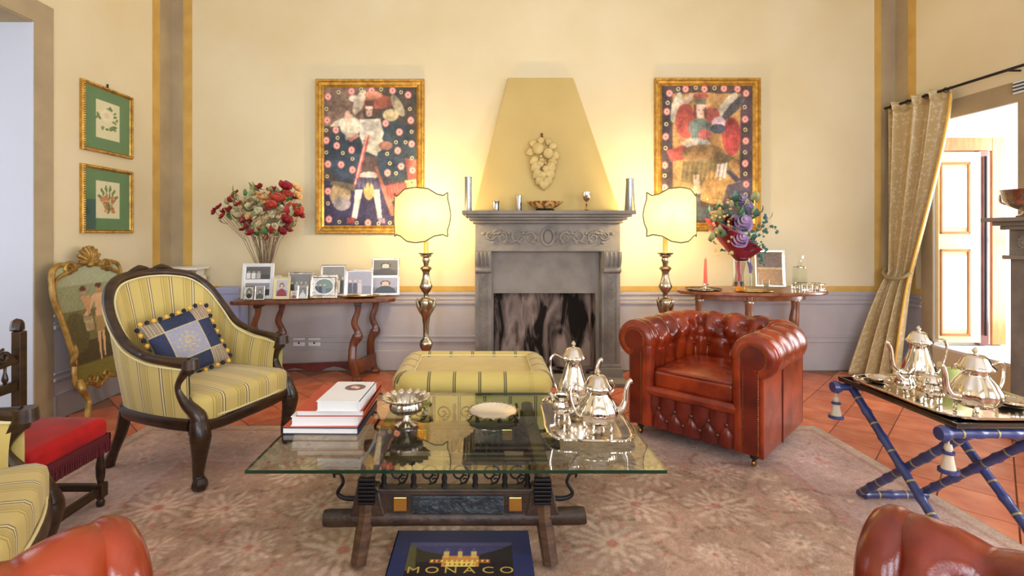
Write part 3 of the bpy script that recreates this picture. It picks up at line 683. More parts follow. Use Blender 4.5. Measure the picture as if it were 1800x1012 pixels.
# ------------------------------------------------------------------ chesterfield armchair (faces local -y)
def chesterfield():
    root = thing('leather_armchair', 'red-brown buttoned leather club armchair right of the coffee table', 'armchair', group='buttoned leather armchairs')
    HX, Y0, YBK, RC = 0.27, -0.45, 0.25, 0.10      # inner half width, front, inner back, corner radius
    path = []                                      # inner face line with outward normals
    def seg(a, b, n, nrm):
        for k in range(n): t = k / n; path.append((a[0] + (b[0] - a[0]) * t, a[1] + (b[1] - a[1]) * t, nrm[0], nrm[1]))
    seg((-HX, Y0), (-HX, YBK - RC), 40, (-1, 0))
    for k in range(14): a = PI - k / 14 * PI / 2; path.append((-HX + RC + RC * math.cos(a), YBK - RC + RC * math.sin(a), math.cos(a), math.sin(a)))
    seg((-HX + RC, YBK), (HX - RC, YBK), 32, (0, 1))
    for k in range(14): a = PI / 2 - k / 14 * PI / 2; path.append((HX - RC + RC * math.cos(a), YBK - RC + RC * math.sin(a), math.cos(a), math.sin(a)))
    seg((HX, YBK - RC), (HX, Y0), 40, (1, 0)); path.append((HX, Y0, 1, 0))
    # arc length measured at mid roll so that pleats stay even round the corners
    S = [0.0]
    for p, q in zip(path, path[1:]):
        S.append(S[-1] + math.hypot(q[0] + 0.1 * q[2] - p[0] - 0.1 * p[2], q[1] + 0.1 * q[3] - p[1] - 0.1 * p[3]))
    LT = S[-1]; NB = 13; du = LT / NB
    prof = [(0.0, 0.26), (-0.006, 0.34), (-0.008, 0.42), (-0.012, 0.50), (-0.018, 0.57)]
    cc, rr = (0.105, 0.652), 0.126
    for k in range(0, 29):
        a = R(205 - k * 10.2); prof.append((cc[0] + rr * math.cos(a), cc[1] + rr * math.sin(a)))
    prof.append((0.155, 0.555))
    P = cr([(x, 0, z) for x, z in prof], 2); prof = [(p.x, p.z) for p in P]
    V = [0.0]
    for a, b in zip(prof, prof[1:]): V.append(V[-1] + math.hypot(b[0] - a[0], b[1] - a[1]))
    nr = []
    for i in range(len(prof)):
        a = prof[max(i - 1, 0)]; b = prof[min(i + 1, len(prof) - 1)]; t = Vector((b[0] - a[0], b[1] - a[1])).normalized(); nr.append((-t.y, t.x))
    vt, vl = 0.47, 0.28
    def hgt(s, v):
        w_ = 0.5 * min(1, max(0, (vt - v) / (vt - vl))); x = s / du
        h = abs(math.sin(PI * (x + w_)) * math.sin(PI * (x - w_))) ** 0.42
        k1 = math.exp(-(((x - round(x)) * du) ** 2 + (v - vt) ** 2) / 0.0026); x5 = x - 0.5
        k2 = math.exp(-(((x5 - round(x5)) * du) ** 2 + (v - vl) ** 2) / 0.0009)
        fade = 1.0
        if v > 0.60: fade = max(0.25, 1 - (v - 0.60) / 0.14)
        if v < 0.1: fade = 0.5 + 5 * v
        return (h - 0.75) * 0.027 * fade - max(0.046 * k1, 0.028 * k2)
    def skin(i0, i1):
        g = G()
        for i in range(i0, i1 + 1):
            x, y, nx_, ny_ = path[i]
            for j, (o, z) in enumerate(prof):
                h = hgt(S[i], V[j]) if 0 < S[i] < LT else -0.006
                o2 = o + nr[j][0] * h; z2 = z + nr[j][1] * h
                g.v.append((x + nx_ * o2, y + ny_ * o2, z2))
        m = len(prof)
        for i in range(i1 - i0):
            for j in range(m - 1):
                a = i * m + j; g.f.append((a, a + 1, a + m + 1, a + m))
        return g
    n = len(path) - 1
    iA, iB = 46, n - 47
    obj('arm', skin(0, iA), M['leather'], root, ang=80); obj('arm', skin(iB, n), M['leather'], root, ang=80)
    obj('backrest', skin(iA, iB), M['leather'], root, ang=80)
    # outer panels: flat leather under the roll
    ow = 0.155
    g = box(-HX - ow, -HX - ow + 0.03, Y0, YBK + ow, 0.07, 0.60); obj('side_panel', g, M['leather'], root, smooth=False, bevel=0.008)
    g = box(HX + ow - 0.03, HX + ow, Y0, YBK + ow, 0.07, 0.60); obj('side_panel', g, M['leather'], root, smooth=False, bevel=0.008)
    objs('side_seam', [tube([(q * (HX + ow + 0.002), -0.08, 0.07), (q * (HX + ow + 0.002), -0.08, 0.58)], 0.004, 6) for q in (-1, 1)], M['button'], root)
    obj('back_panel', box(-HX - ow, HX + ow, YBK + ow - 0.03, YBK + ow, 0.07, 0.60), M['leather'], root, smooth=False, bevel=0.008)
    # arm fronts: scroll shaped panel with thick rolled rim and nail trim
    for s in (-1, 1):
        out = [(0.012, 0.09)] + [(o, z) for o, z in prof[2:-2]] + [(ow - 0.004, 0.56), (ow - 0.004, 0.09)]
        rp3 = [(0.0 + 0.03, 0.09), (0.03, 0.3)] + [(prof[q][0] - nr[q][0] * 0.040, prof[q][1] - nr[q][1] * 0.040) for q in range(8, len(prof) - 3, 3)] + [(ow - 0.03, 0.585)]
        rim = tube(cr([(s * (HX + o), Y0 + 0.022, z) for o, z in rp3], 4), 0.046, 14)
        fr = obj('arm_front', prism([(s * (HX + 0.085 + (o - 0.07) * 0.62), z if z < 0.2 else 0.645 + (z - 0.645) * 0.62) for o, z in out], Y0 - 0.022, Y0 + 0.03), M['leatherd'], root, ang=30, bevel=0.006)
        obj('rolled_rim', rim, M['leather'], fr)
        gg = G()
        for k in range(42):
            z = 0.10 + k * 0.0115
            for o in (0.052, ow - 0.022): gg.add(ball((s * (HX + o), Y0 - 0.024, z), 0.0042, 6, 4))
        for k in range(26):
            a = R(200 - k * 9.5); gg.add(ball((s * (HX + cc[0] + 0.072 * math.cos(a)), Y0 - 0.024, cc[1] + 0.072 * math.sin(a)), 0.0042, 6, 4))
        o = obj('nail_trim', gg, M['nail'], fr); o['kind'] = 'stuff'
    # buttons
    bm = mesh('button', lathe([(0, 0.008), (0.008, 0.007), (0.013, 0.002), (0.012, -0.004), (0, -0.006)], 10), M['button'])
    def onskin(s, v):
        i = min(range(len(S)), key=lambda q: abs(S[q] - s)); j = min(range(len(V)), key=lambda q: abs(V[q] - v))
        x, y, a, b = path[i]; o, z = prof[j]; nn = Vector((a * nr[j][0], b * nr[j][0], nr[j][1])); h = hgt(S[i], V[j]) + 0.004
        p = Vector((x + a * o, y + b * o, z)) + nn * h; return p, nn
    for k in range(1, NB):
        p, nn = onskin(k * du, vt); link('button', bm, root, p, nn.to_track_quat('Z', 'Y').to_euler())
    for k in range(NB):
        p, nn = onskin((k + 0.5) * du, vl); link('button', bm, root, p, nn.to_track_quat('Z', 'Y').to_euler())
    # seat: deck, rail, cushion, tufted apron
    obj('seat_deck', box(-HX - 0.02, HX + 0.02, Y0 + 0.03, YBK + 0.02, 0.10, 0.325), M['leatherd'], root, smooth=False)
    obj('front_rail', tube([(-HX - 0.01, Y0 + 0.012, 0.325), (HX + 0.01, Y0 + 0.012, 0.325)], 0.034, 12), M['leather'], root)
    cu = rbox(2 * HX - 0.015, 0.64, 0.135, 0.035, 0.025).mv(0, Y0 + 0.34, 0.405)
    obj('seat_cushion', cu, M['leather'], root, ang=80)
    gg = G()
    for z in (0.345, 0.462): gg.add(tube(cr([(-HX + 0.03, Y0 + 0.03, z), (0, Y0 + 0.018, z), (HX - 0.03, Y0 + 0.03, z)], 6), 0.006, 6))
    obj('cushion_piping', gg, M['leatherd'], root)
    ua = 0.108
    def apr(u, v):
        x = -HX - 0.01 + u * (2 * HX + 0.02); z = 0.085 + v * 0.215; w_ = 0.5 * min(1, max(0, (0.215 - z) / 0.075))
        h = abs(math.sin(PI * (x / ua + w_)) * math.sin(PI * (x / ua - w_))) ** 0.5
        return (x, Y0 + 0.012 - 0.022 * (h - 0.3), z)
    obj('front_apron', gsurf(apr, 72, 22), M['leatherd'], root, ang=80)
    for k in range(-2, 3):
        link('button', bm, root, (k * ua, Y0 + 0.012, 0.215), (R(90), 0, 0))
    for k in range(-2, 2): link('button', bm, root, ((k + 0.5) * ua, Y0 + 0.012, 0.14), (R(90), 0, 0))
    # castors
    for sx in (-1, 1):
        for y in (Y0 + 0.05, YBK + 0.08):
            f = obj('foot', lathe([(0, 0.08), (0.028, 0.08), (0.022, 0.05), (0.012, 0.045), (0, 0.045)], 12), M['black'], root, loc=(sx * (HX + 0.09), y, 0))
            obj('castor', lathe([(0, -0.009), (0.018, -0.009), (0.022, 0), (0.018, 0.009), (0, 0.009)], 14).ry(R(90)).mv(0, 0, 0.022), M['nail'], f)
    return root
ch1 = chesterfield()
ch1.location = (1.62, 3.55, 0.014)
ch1.rotation_euler = (0, 0, R(-45.0))       # front turned towards the coffee table and the camera's left
ch2 = copy_tree(ch1); ch2.location = (0.83, 0.52, 0.014); ch2.rotation_euler = (0, 0, R(180 + 36.9))
ch2['label'] = 'orange-brown leather armchair of which one arm shows at bottom right'
ch3 = copy_tree(ch1); ch3.location = (-0.72, 0.48, 0.014); ch3.rotation_euler = (0, 0, R(180 - 36.9))
ch3['label'] = 'orange-brown leather armchair of which one arm shows at bottom left'

# ------------------------------------------------------------------ striped bergere armchair (faces local -y)
def bergere():
    root = thing('striped_armchair', 'dark wood tub armchair in olive-gold striped fabric holding the patchwork cushion', 'armchair', group='striped wooden armchairs')
    rail = [(-0.345, -0.33, 0.665), (-0.375, -0.22, 0.675), (-0.385, -0.08, 0.69), (-0.385, 0.08, 0.745), (-0.38, 0.20, 0.86), (-0.345, 0.30, 0.985), (-0.26, 0.37, 1.07), (-0.13, 0.405, 1.102), (0, 0.415, 1.11)]
    rail = rail + [(-x, y, z) for x, y, z in reversed(rail[:-1])]
    RP = cr(rail, 6)
    low = [(-0.335, -0.33, 0.36), (-0.345, -0.22, 0.36), (-0.345, -0.08, 0.36), (-0.335, 0.06, 0.36), (-0.32, 0.15, 0.36), (-0.28, 0.235, 0.36), (-0.2, 0.285, 0.36), (-0.1, 0.305, 0.36), (0, 0.31, 0.36)]
    low = low + [(-x, y, z) for x, y, z in reversed(low[:-1])]
    LP = cr(low, 6); m = len(RP)
    arc = [0.0]
    for a, b in zip(RP, RP[1:]): arc.append(arc[-1] + (b - a).length)
    def shell(off, flip):
        def fn(u, v):
            i = min(int(round(u * (m - 1))), m - 1); a, b = LP[i], RP[i]; p = a + (b - a) * v
            c = Vector((p.x, p.y - 0.0, 0)); d = Vector((p.x, p.y + 0.05, 0)); d = d.normalized() if d.length > 0 else d
            puff = math.sin(PI * v) * (0.02 if off < 0 else 0.004)
            p = p + d * (off - (puff if off < 0 else -puff)); return (p.x, p.y, p.z, arc[i] - arc[-1] / 2, v)
        return gsurf(fn, m - 1, 12, flip)
    obj('inner_upholstery', shell(-0.022, True), M['stripe'], root, ang=80)
    obj('outer_upholstery', shell(0.014, False), M['stripe'], root, ang=80)
    # gimp braid along the rail, inside and outside
    gi = []; go = []
    for p in RP:
        d = Vector((p.x, p.y + 0.05, 0)).normalized(); gi.append(p - d * 0.034 - Vector((0, 0, 0.018))); go.append(p + d * 0.022 - Vector((0, 0, 0.03)))
    objs('gimp_braid', [tube(gi, 0.006, 6), tube(go, 0.005, 6)], M['gimp'], root)
    rr = [0.034, 0.026, 0.026, 0.026, 0.027, 0.03, 0.032, 0.034, 0.036]; rr = rr + rr[-2::-1]
    rl = obj('top_rail', tube(RP, rr, 10, flat=0.95), M['dwood'], root)
    for s in (-1, 1):
        obj('carved_leaf', tube(cr([(s * 0.02, 0.41, 1.137), (s * 0.08, 0.408, 1.145), (s * 0.15, 0.40, 1.125)], 5), [0.012, 0.022, 0.008], 8), M['dwood'], rl)
        obj('arm_pad', ball((s * 0.385, -0.06, 0.705), 0.03, 10, 6, (1, 1.6, 0.5)), M['dwood'], rl)
    # arm ends and S supports
    for s in (-1, 1):
        obj('arm_scroll', tube([(s * 0.345, -0.345, 0.64), (s * 0.345, -0.345, 0.69)], [0.044, 0.046, 0.04], 14).add(tube([(s * 0.345, -0.33, 0.612), (s * 0.345, -0.33, 0.645)], [0.03, 0.036], 12)), M['dwood'], root)
        obj('arm_support', tube(cr([(s * 0.345, -0.325, 0.63), (s * 0.35, -0.285, 0.57), (s * 0.352, -0.28, 0.52), (s * 0.348, -0.325, 0.45), (s * 0.338, -0.385, 0.40), (s * 0.335, -0.40, 0.35)], 6), [0.032, 0.027, 0.026, 0.032, 0.04, 0.045], 10), M['dwood'], root)
    # seat rail
    fr = [(-0.335, -0.40, 0.34), (-0.2, -0.425, 0.325), (0, -0.44, 0.335), (0.2, -0.425, 0.325), (0.335, -0.40, 0.34)]
    def rail_pts(P, hz): return P
    g = tube(cr(fr, 8), [0.04, 0.034, 0.042, 0.034, 0.04], 8, flat=0.7, up=(0, 0, 1))
    obj('seat_rail', g, M['dwood'], root)
    sp = [p for p in LP]
    obj('seat_rail', tube([(p.x * 1.03, p.y * 1.03, 0.335) for p in sp], 0.036, 8, flat=0.6, up=(0, 0, 1)), M['dwood'], root)
    # legs: cabriole in front, splayed behind
    for s in (-1, 1):
        lg = obj('leg', tube(cr([(s * 0.335, -0.395, 0.36), (s * 0.342, -0.415, 0.28), (s * 0.335, -0.40, 0.17), (s * 0.33, -0.385, 0.075), (s * 0.333, -0.395, 0.035), (s * 0.336, -0.405, 0.0)], 5), [0.046, 0.054, 0.038, 0.028, 0.03, 0.034], 10), M['dwood'], root)
        obj('foot', lathe([(0, 0), (0.034, 0), (0.042, 0.015), (0.038, 0.04), (0.026, 0.06), (0, 0.06)], 12, 6, 0.12).mv(s * 0.336, -0.403, 0), M['dwood'], lg)
        obj('leg_band', tube([(s * 0.338, -0.405, 0.305), (s * 0.338, -0.405, 0.315)], 0.056, 14), M['dwood'], lg)
        obj('leg', tube(cr([(s * 0.27, 0.25, 0.36), (s * 0.28, 0.27, 0.22), (s * 0.30, 0.31, 0.09), (s * 0.31, 0.345, 0.0)], 5), [0.036, 0.032, 0.026, 0.032], 8), M['dwood'], root)
    # seat
    prof = [(-0.325, -0.405), (-0.17, -0.43), (0, -0.44), (0.17, -0.43), (0.325, -0.405), (0.33, -0.2), (0.32, 0.05), (0.26, 0.2), (0.13, 0.275), (0, 0.285), (-0.13, 0.275), (-0.26, 0.2), (-0.32, 0.05), (-0.33, -0.2)]
    ring = cr([(x, y, 0) for x, y in prof], 4, closed=True); nn = len(ring)
    g = G(uv=[])
    lev = [(1.0, 0.35), (1.0, 0.44), (0.985, 0.468), (0.94, 0.482), (0.8, 0.490), (0.55, 0.498), (0.25, 0.503), (0.0, 0.505)]
    for k, (sc_, z) in enumerate(lev):
        for p in ring: g.v.append((p.x * sc_, -0.07 + (p.y + 0.07) * sc_, z)); g.uv.append((p.x * sc_, p.y))
    for k in range(len(lev) - 1):
        for i in range(nn): a = k * nn + i; b = k * nn + (i + 1) % nn; g.f.append((a, b, b + nn, a + nn))
    obj('seat', g, M['stripe'], root, ang=75)
    obj('seat_gimp', tube(cr([(-0.33, -0.408, 0.375), (-0.17, -0.436, 0.368), (0, -0.447, 0.372), (0.17, -0.436, 0.368), (0.33, -0.408, 0.375)], 6), 0.006, 6), M['gimp'], root)
    return root
bg1 = bergere(); bg1.location = (-1.78, 3.19, 0.02); bg1.rotation_euler = (0, 0, R(90 - 20))
bg2 = copy_tree(bg1); bg2['label'] = 'striped wooden tub armchair cut off at the left edge of the picture'
_f = Vector((math.cos(R(31)), math.sin(R(31)))); _l = Vector((-_f.y, _f.x))
_p = Vector((-1.72, 2.0)) - _f * 0.40 - _l * 0.335
bg2.location = (_p.x, _p.y, 0.02); bg2.rotation_euler = (0, 0, R(90 + 31))

# patchwork cushion with pompom fringe on the bergere
def cushion():
    root = thing('patchwork_cushion', 'blue and grey patchwork cushion with black and yellow pompoms on the striped armchair', 'cushion')
    S_ = 0.40; cv = Canvas(72, 72, (190, 172, 128))
    pat = [[(170, 150, 120), (42, 48, 72), (176, 152, 128)], [(44, 50, 78), (150, 146, 158), (44, 50, 78)], [(172, 150, 124), (42, 48, 72), (166, 148, 122)]]
    for i in range(3):
        for j in range(3):
            x0, y0 = [0.02, 0.25, 0.74][j], [0.02, 0.25, 0.74][i]; x1, y1 = [0.23, 0.72, 0.98][j], [0.23, 0.72, 0.98][i]
            cv.poly([(x0, y0), (x1, y0), (x1, y1), (x0, y1)], pat[i][j])
            if (i + j) % 2 == 0 and not (i == 1 and j == 1):
                for q in range(6): cv.line([(x0 + q * 0.04, y0), (x0 + q * 0.04, y1)], 0.007, (120, 100, 84))
    for k in range(26):
        a = k * 0.62; r = 0.012 + k * 0.0065; cv.ell(0.485 + r * math.cos(a), 0.485 + r * math.sin(a), 0.018, 0.018, (186, 164, 112))
    cv.noise(8)
    def surf(sgn):
        g = G(); n = 71
        for i in range(n + 1):
            for j in range(n + 1):
                u, v = j / n * 2 - 1, 1 - i / n * 2
                k = (max(0, 1 - u * u) * max(0, 1 - v * v)) ** 0.42
                e = 1 - 0.07 * (1 - u * u) * abs(v) ** 3; e2 = 1 - 0.07 * (1 - v * v) * abs(u) ** 3
                g.v.append((u * S_ / 2 * e2, sgn * -0.075 * k, v * S_ / 2 * e))
        for i in range(n):
            for j in range(n):
                a = i * (n + 1) + j; q = (a, a + n + 1, a + n + 2, a + 1); g.f.append(q if sgn > 0 else tuple(reversed(q)))
        return g
    fr = obj('cushion_front', surf(1), vcol_mat('patchwork', 0.8, 0.3, 200), root, ang=80)
    ca = fr.data.color_attributes.new('Col', 'FLOAT_COLOR', 'POINT'); rgba = np.ones((72 * 72, 4), np.float32); rgba[:, :3] = lin(cv.a).reshape(-1, 3); ca.data.foreach_set('color', rgba.ravel())
    obj('cushion_back', surf(-1), M['navy'], root, ang=80)
    pb = mesh('pompom', ball((0, 0, 0), 0.0145, 8, 6), M['pomb']); py_ = mesh('pompom', ball((0, 0, 0), 0.0145, 8, 6), M['pomy'])
    for side in range(4):
        for k in range(11):
            t = -1 + 2 * (k + 0.5) / 11; q = S_ / 2 * (1 - 0.07 * (1 - t * t)) + 0.012
            p = [(t * S_ / 2, q), (q, t * S_ / 2), (t * S_ / 2, -q), (-q, t * S_ / 2)][side]
            link('pompom', pb if (k + side) % 2 else py_, root, (p[0], rnd.uniform(-0.006, 0.004), p[1]))
    return root
cu = cushion(); cu.location = Vector((-1.78, 3.19, 0.0)) + Matrix.Rotation(R(70), 3, 'Z') @ Vector((-0.02, 0.075, 0.70))
cu.rotation_euler = (R(-24), R(-14), R(70 - 14))

# ------------------------------------------------------------------ upholstered ottoman bench
ot = thing('ottoman', 'olive-gold striped upholstered ottoman bench in front of the fireplace', 'ottoman', (-0.07, 3.59, 0))
OW, OD = 1.05, 0.74
obj('body', rbox(OW - 0.05, OD - 0.05, 0.36, 0.04).mv(0, 0, 0.27), M['ottox'], ot, ang=60)
def rr_path(w_, d_, r, n=6):
    P = []
    for cx, cy, a0 in ((w_ / 2 - r, -d_ / 2 + r, -90), (w_ / 2 - r, d_ / 2 - r, 0), (-w_ / 2 + r, d_ / 2 - r, 90), (-w_ / 2 + r, -d_ / 2 + r, 180)):
        for k in range(n + 1): a = R(a0 + 90 * k / n); P.append(Vector((cx + r * math.cos(a), cy + r * math.sin(a), 0)))
    out = []
    for i, p in enumerate(P):
        q = P[(i + 1) % len(P)]; m = max(1, int((q - p).length / 0.03))
        for k in range(m): out.append(p + (q - p) * k / m)
    return out
rp_ = [p + Vector((0, 0, 0.415)) for p in rr_path(OW - 0.16, OD - 0.16, 0.06)]
obj('rolled_edge', tube(rp_, 0.082, 14, closed=True, up=(0, 0, 1)), M['otto'], ot)
obj('seat_panel', rbox(OW - 0.22, OD - 0.22, 0.10, 0.03, 0.02).mv(0, 0, 0.415), M['ottop'], ot, ang=60)
obj('panel_piping', tube([p + Vector((0, 0, 0.478)) for p in rr_path(OW - 0.27, OD - 0.27, 0.03)], 0.006, 6, closed=True), M['gimp'], ot)
for sx in (-1, 1):
    for sy in (-1, 1): obj('foot', lathe([(0, 0.0145 if sy < 0 else 0), (0.022, 0.0145 if sy < 0 else 0), (0.034, 0.03), (0.03, 0.07), (0.036, 0.1), (0, 0.1)], 14).mv(sx * 0.42, sy * 0.28, 0), M['dwood'], ot)

# ------------------------------------------------------------------ glass coffee table on an old carved yoke base
TZ = 0.44
tb = thing('coffee_table', 'large glass-topped coffee table on an antique carved wood and iron base', 'coffee table', (-0.11, 2.543, 0.014))
def tbo(name, g, mat, parent=tb, **kw): return obj(name, g.mv(0.11, -2.543, -0.014), mat, parent, **kw)
gt = tbo('glass_top', box(-0.953, 0.733, 2.043, 3.043, TZ - 0.014, TZ), [M['gtop'], M['gedge']], smooth=False)
for k, p in enumerate(gt.data.polygons): p.material_index = 0 if k < 2 else 1
for yb, nm in ((2.16, 'f'), (2.90, 'b')):
    bm_ = tbo('beam', tube(cr([(-0.66, yb, 0.185), (-0.64, yb, 0.185), (-0.3, yb, 0.19), (0.1, yb, 0.19), (0.40, yb, 0.195), (0.42, yb, 0.195)], 4), [0.028, 0.036, 0.034, 0.034, 0.036, 0.028], 10), M['carve'])
    pn = tbo('carved_panel', box(-0.44, 0.20, yb - 0.02, yb + 0.02, 0.20, 0.305), M['carve'], smooth=False, bevel=0.006)
    tbo('bronze_plaque', box(-0.30, 0.085, yb - 0.028, yb - 0.018, 0.215, 0.29), pm('blue_grey_bronze', (74, 82, 88), 0.4, 0.5, col2=(40, 44, 50), vscale=30, bump=0.8, bscale=60), pn, smooth=False, bevel=0.004)
    for x0 in (-0.375, 0.105): tbo('gilt_square', box(x0, x0 + 0.055, yb - 0.027, yb - 0.018, 0.225, 0.285), M['brass'], pn, smooth=False, bevel=0.003)
    tbo('panel_rail', box(-0.45, 0.21, yb - 0.028, yb + 0.028, 0.303, 0.318), M['carve'], pn, smooth=False, bevel=0.004)
    # wrought iron scroll gallery, each bay of its own
    for k, x in enumerate((-0.36, -0.23, -0.10, 0.03, 0.14)):
        gg = tube(spiral(x, 0.372, 0.045, 0.006, R(-90), 1.6, 26, yb), 0.0045, 6)
        gg.add(tube(spiral(x + 0.02, 0.345, 0.022, 0.004, R(60), 1.3, 18, yb), 0.0035, 6))
        tbo('iron_scroll', gg, M['iron'], pn)
    for x in (-0.42, -0.295, -0.165, -0.035, 0.09, 0.185):
        tbo('iron_baluster', lathe([(0, 0), (0.014, 0), (0.01, 0.02), (0.013, 0.035), (0.006, 0.06), (0.012, 0.085), (0.007, 0.105), (0, 0.108)], 10).mv(x, yb, 0.318), M['iron'], pn)
    for s, x in ((-1, -0.60), (1, 0.36)):
        tbo('iron_hook', tube(cr([(x - s * 0.10, yb, 0.27), (x - s * 0.02, yb, 0.268), (x + s * 0.015, yb, 0.29), (x - s * 0.008, yb, 0.335), (x + s * 0.006, yb, 0.37), (x + s * 0.03, yb, 0.372), (x + s * 0.028, yb, 0.355)], 5), [0.012, 0.010, 0.008, 0.007, 0.006, 0.007, 0.004], 8), M['iron'], bm_)
for s, x in ((-1, -0.485), (1, 0.245)):
    for yb, sg in ((2.16, -1), (2.90, 1)):
        lg = tbo('leg', tube([(x, yb + sg * 0.0, 0.424), (x + s * 0.008, yb + sg * 0.005, 0.20), (x + s * 0.03, yb + sg * 0.06, 0.027)], [0.030, 0.036, 0.032], 8), M['oldwood'])
        gg = G()
        for k in range(7): gg.add(cbox(x, yb + sg * 0.036, 0.27 + k * 0.016, 0.075 - 0.002 * abs(k - 3), 0.03, 0.011))
        tbo('ribbed_block', gg, M['iron'], lg, smooth=False, bevel=0.003)
        tbo('shoulder', prism([(x - 0.075, 0.2), (x + 0.075, 0.2), (x + 0.06, 0.25), (x + 0.045, 0.33), (x - 0.045, 0.33), (x - 0.06, 0.25)], yb - 0.028, yb + 0.028), M['carve'], lg, ang=30, bevel=0.006)
    tbo('side_beam', box(x - 0.03, x + 0.03, 2.16, 2.90, 0.352, 0.424), M['oldwood'], smooth=False, bevel=0.008)
tbo('comb_rack', G().add(box(-0.16, 0.10, 2.42, 2.47, 0.315, 0.345)), M['carve'], smooth=False, bevel=0.006)
for k in range(9): tbo('comb_tooth', lathe([(0.010, 0), (0.012, 0.02), (0.006, 0.05), (0, 0.075)], 8).mv(-0.145 + k * 0.029, 2.445, 0.345), M['iron'])
tbo('cross_rail', box(-0.485, 0.245, 2.425, 2.465, 0.285, 0.318), M['oldwood'], smooth=False, bevel=0.006)

# ------------------------------------------------------------------ red side chair
rcz = thing('carved_chair', 'dark carved wooden side chair with red velvet seat at the left edge', 'chair', (-2.13, 2.375, 0.0135))
def rco(name, g, mat, parent=rcz, **kw): return obj(name, g, mat, parent, **kw)
# faces +x ; local origin at centre
turn = [(0, 0), (0.016, 0), (0.02, 0.02), (0.014, 0.035), (0.024, 0.05), (0.024, 0.11), (0.014, 0.12), (0.02, 0.15), (0.022, 0.2), (0.014, 0.25), (0.018, 0.30), (0.022, 0.33), (0.024, 0.40), (0, 0.40)]
for y in (-0.205, 0.205):
    lg = rco('leg', lathe(turn, 14).mv(0.20, y, 0), M['dwood'])
    rco('block', cbox(0.20, y, 0.08, 0.046, 0.046, 0.07), M['dwood'], lg, smooth=False, bevel=0.004)
    ps = rco('back_post', cbox(-0.21, y, 0.44, 0.045, 0.045, 0.88).tf(Matrix.Shear('XY', 4, (0, 0)) if False else Matrix.Identity(4)), M['dwood'], smooth=False, bevel=0.005)
    rco('finial', tube(cr([(-0.215, y - 0.02, 0.885), (-0.22, y - 0.005, 0.92), (-0.22, y + 0.014, 0.912), (-0.215, y + 0.02, 0.88)], 4), [0.02, 0.024, 0.02, 0.012], 8), M['dwood'], ps)
    rco('stretcher', box(-0.2, 0.2, y - 0.014, y + 0.014, 0.075, 0.11), M['dwood'], smooth=False, bevel=0.004)
rco('stretcher', box(0.185, 0.213, -0.2, 0.2, 0.06, 0.098), M['dwood'], smooth=False, bevel=0.004)
rco('stretcher', box(-0.222, -0.198, -0.2, 0.2, 0.075, 0.11), M['dwood'], smooth=False, bevel=0.004)
cp = []
for k in range(21):
    t = -1 + 2 * k / 20; cp.append((t * 0.19, 0.80 + 0.045 * math.cos(t * PI * 1.0) + 0.02 * math.cos(t * 9)))
poly = cp + [(0.19, 0.725), (0.1, 0.715), (0, 0.73), (-0.1, 0.715), (-0.19, 0.725)]
cst = rco('crest_rail', prism(poly, -0.016, 0.016).rz(R(90)).mv(-0.212, 0, 0), M['dwood'], ang=30, bevel=0.004)
gg = G()
for s in (-1, 1): gg.add(tube([(0.02 - 0.212, p[0] * 1, p[2]) for p in spiral(s * 0.10, 0.775, 0.036, 0.008, R(90), s * 1.4, 20)], 0.008, 6))
gg.add(ball((-0.19, 0, 0.79), 0.035, 10, 8, (0.5, 1, 1)))
rco('carving', gg, M['carve'], cst)
rco('back_rail', box(-0.23, -0.196, -0.19, 0.19, 0.585, 0.635), M['dwood'], smooth=False, bevel=0.006)
for y in (-0.13, -0.045, 0.045, 0.13): rco('spindle', lathe([(0.006, 0), (0.014, 0.02), (0.012, 0.035), (0.006, 0.06), (0.007, 0.085), (0.005, 0.1)], 10).mv(-0.212, y, 0.633), M['dwood'])
rco('seat', rbox(0.46, 0.46, 0.10, 0.035, 0.02).mv(0, 0, 0.395), M['red'], ang=60)
gg = box(-0.2, 0.232, -0.232, -0.224, 0.315, 0.36).add(box(-0.2, 0.232, 0.224, 0.232, 0.315, 0.36)).add(box(0.224, 0.232, -0.232, 0.232, 0.315, 0.36))
for k in range(34):
    t = -0.226 + k * 0.0137
    for p in ((t, -0.232), (t, 0.232), (0.232, t)): gg.add(tube([(p[0], p[1], 0.33), (p[0] + rnd.uniform(-.003, .003), p[1], 0.272)], [0.005, 0.006], 5))
o = rco('fringe', gg, M['redd']); o['kind'] = 'stuff'

# ------------------------------------------------------------------ console table (left)
CT = thing('console_table', 'reddish walnut console table with lyre legs bearing the photo frames', 'console table', (-2.28, 4.57, 0), R(9))
CL, CD, CZ = 1.47, 0.40, 0.78
def cpt(x, y, z=0.0):
    p = Matrix.Rotation(R(9), 3, 'Z') @ Vector((x, y, 0)); return Vector((-2.28 + p.x, 4.57 + p.y, z))
obj('tabletop', slab([(0, 0.04), (0.04, 0), (CL - 0.06, 0), (CL, 0.06), (CL, CD - 0.06), (CL - 0.06, CD), (0.04, CD), (0, CD - 0.04)], CZ - 0.035, CZ), M['wood'], CT, smooth=False, bevel=0.008)
objs('top_batten', [box(0.20, 0.26, 0.04, CD - 0.04, CZ - 0.07, CZ - 0.035), box(CL - 0.38, CL - 0.32, 0.04, CD - 0.04, CZ - 0.07, CZ - 0.035)], M['dwood'], CT, smooth=False, bevel=0.004)
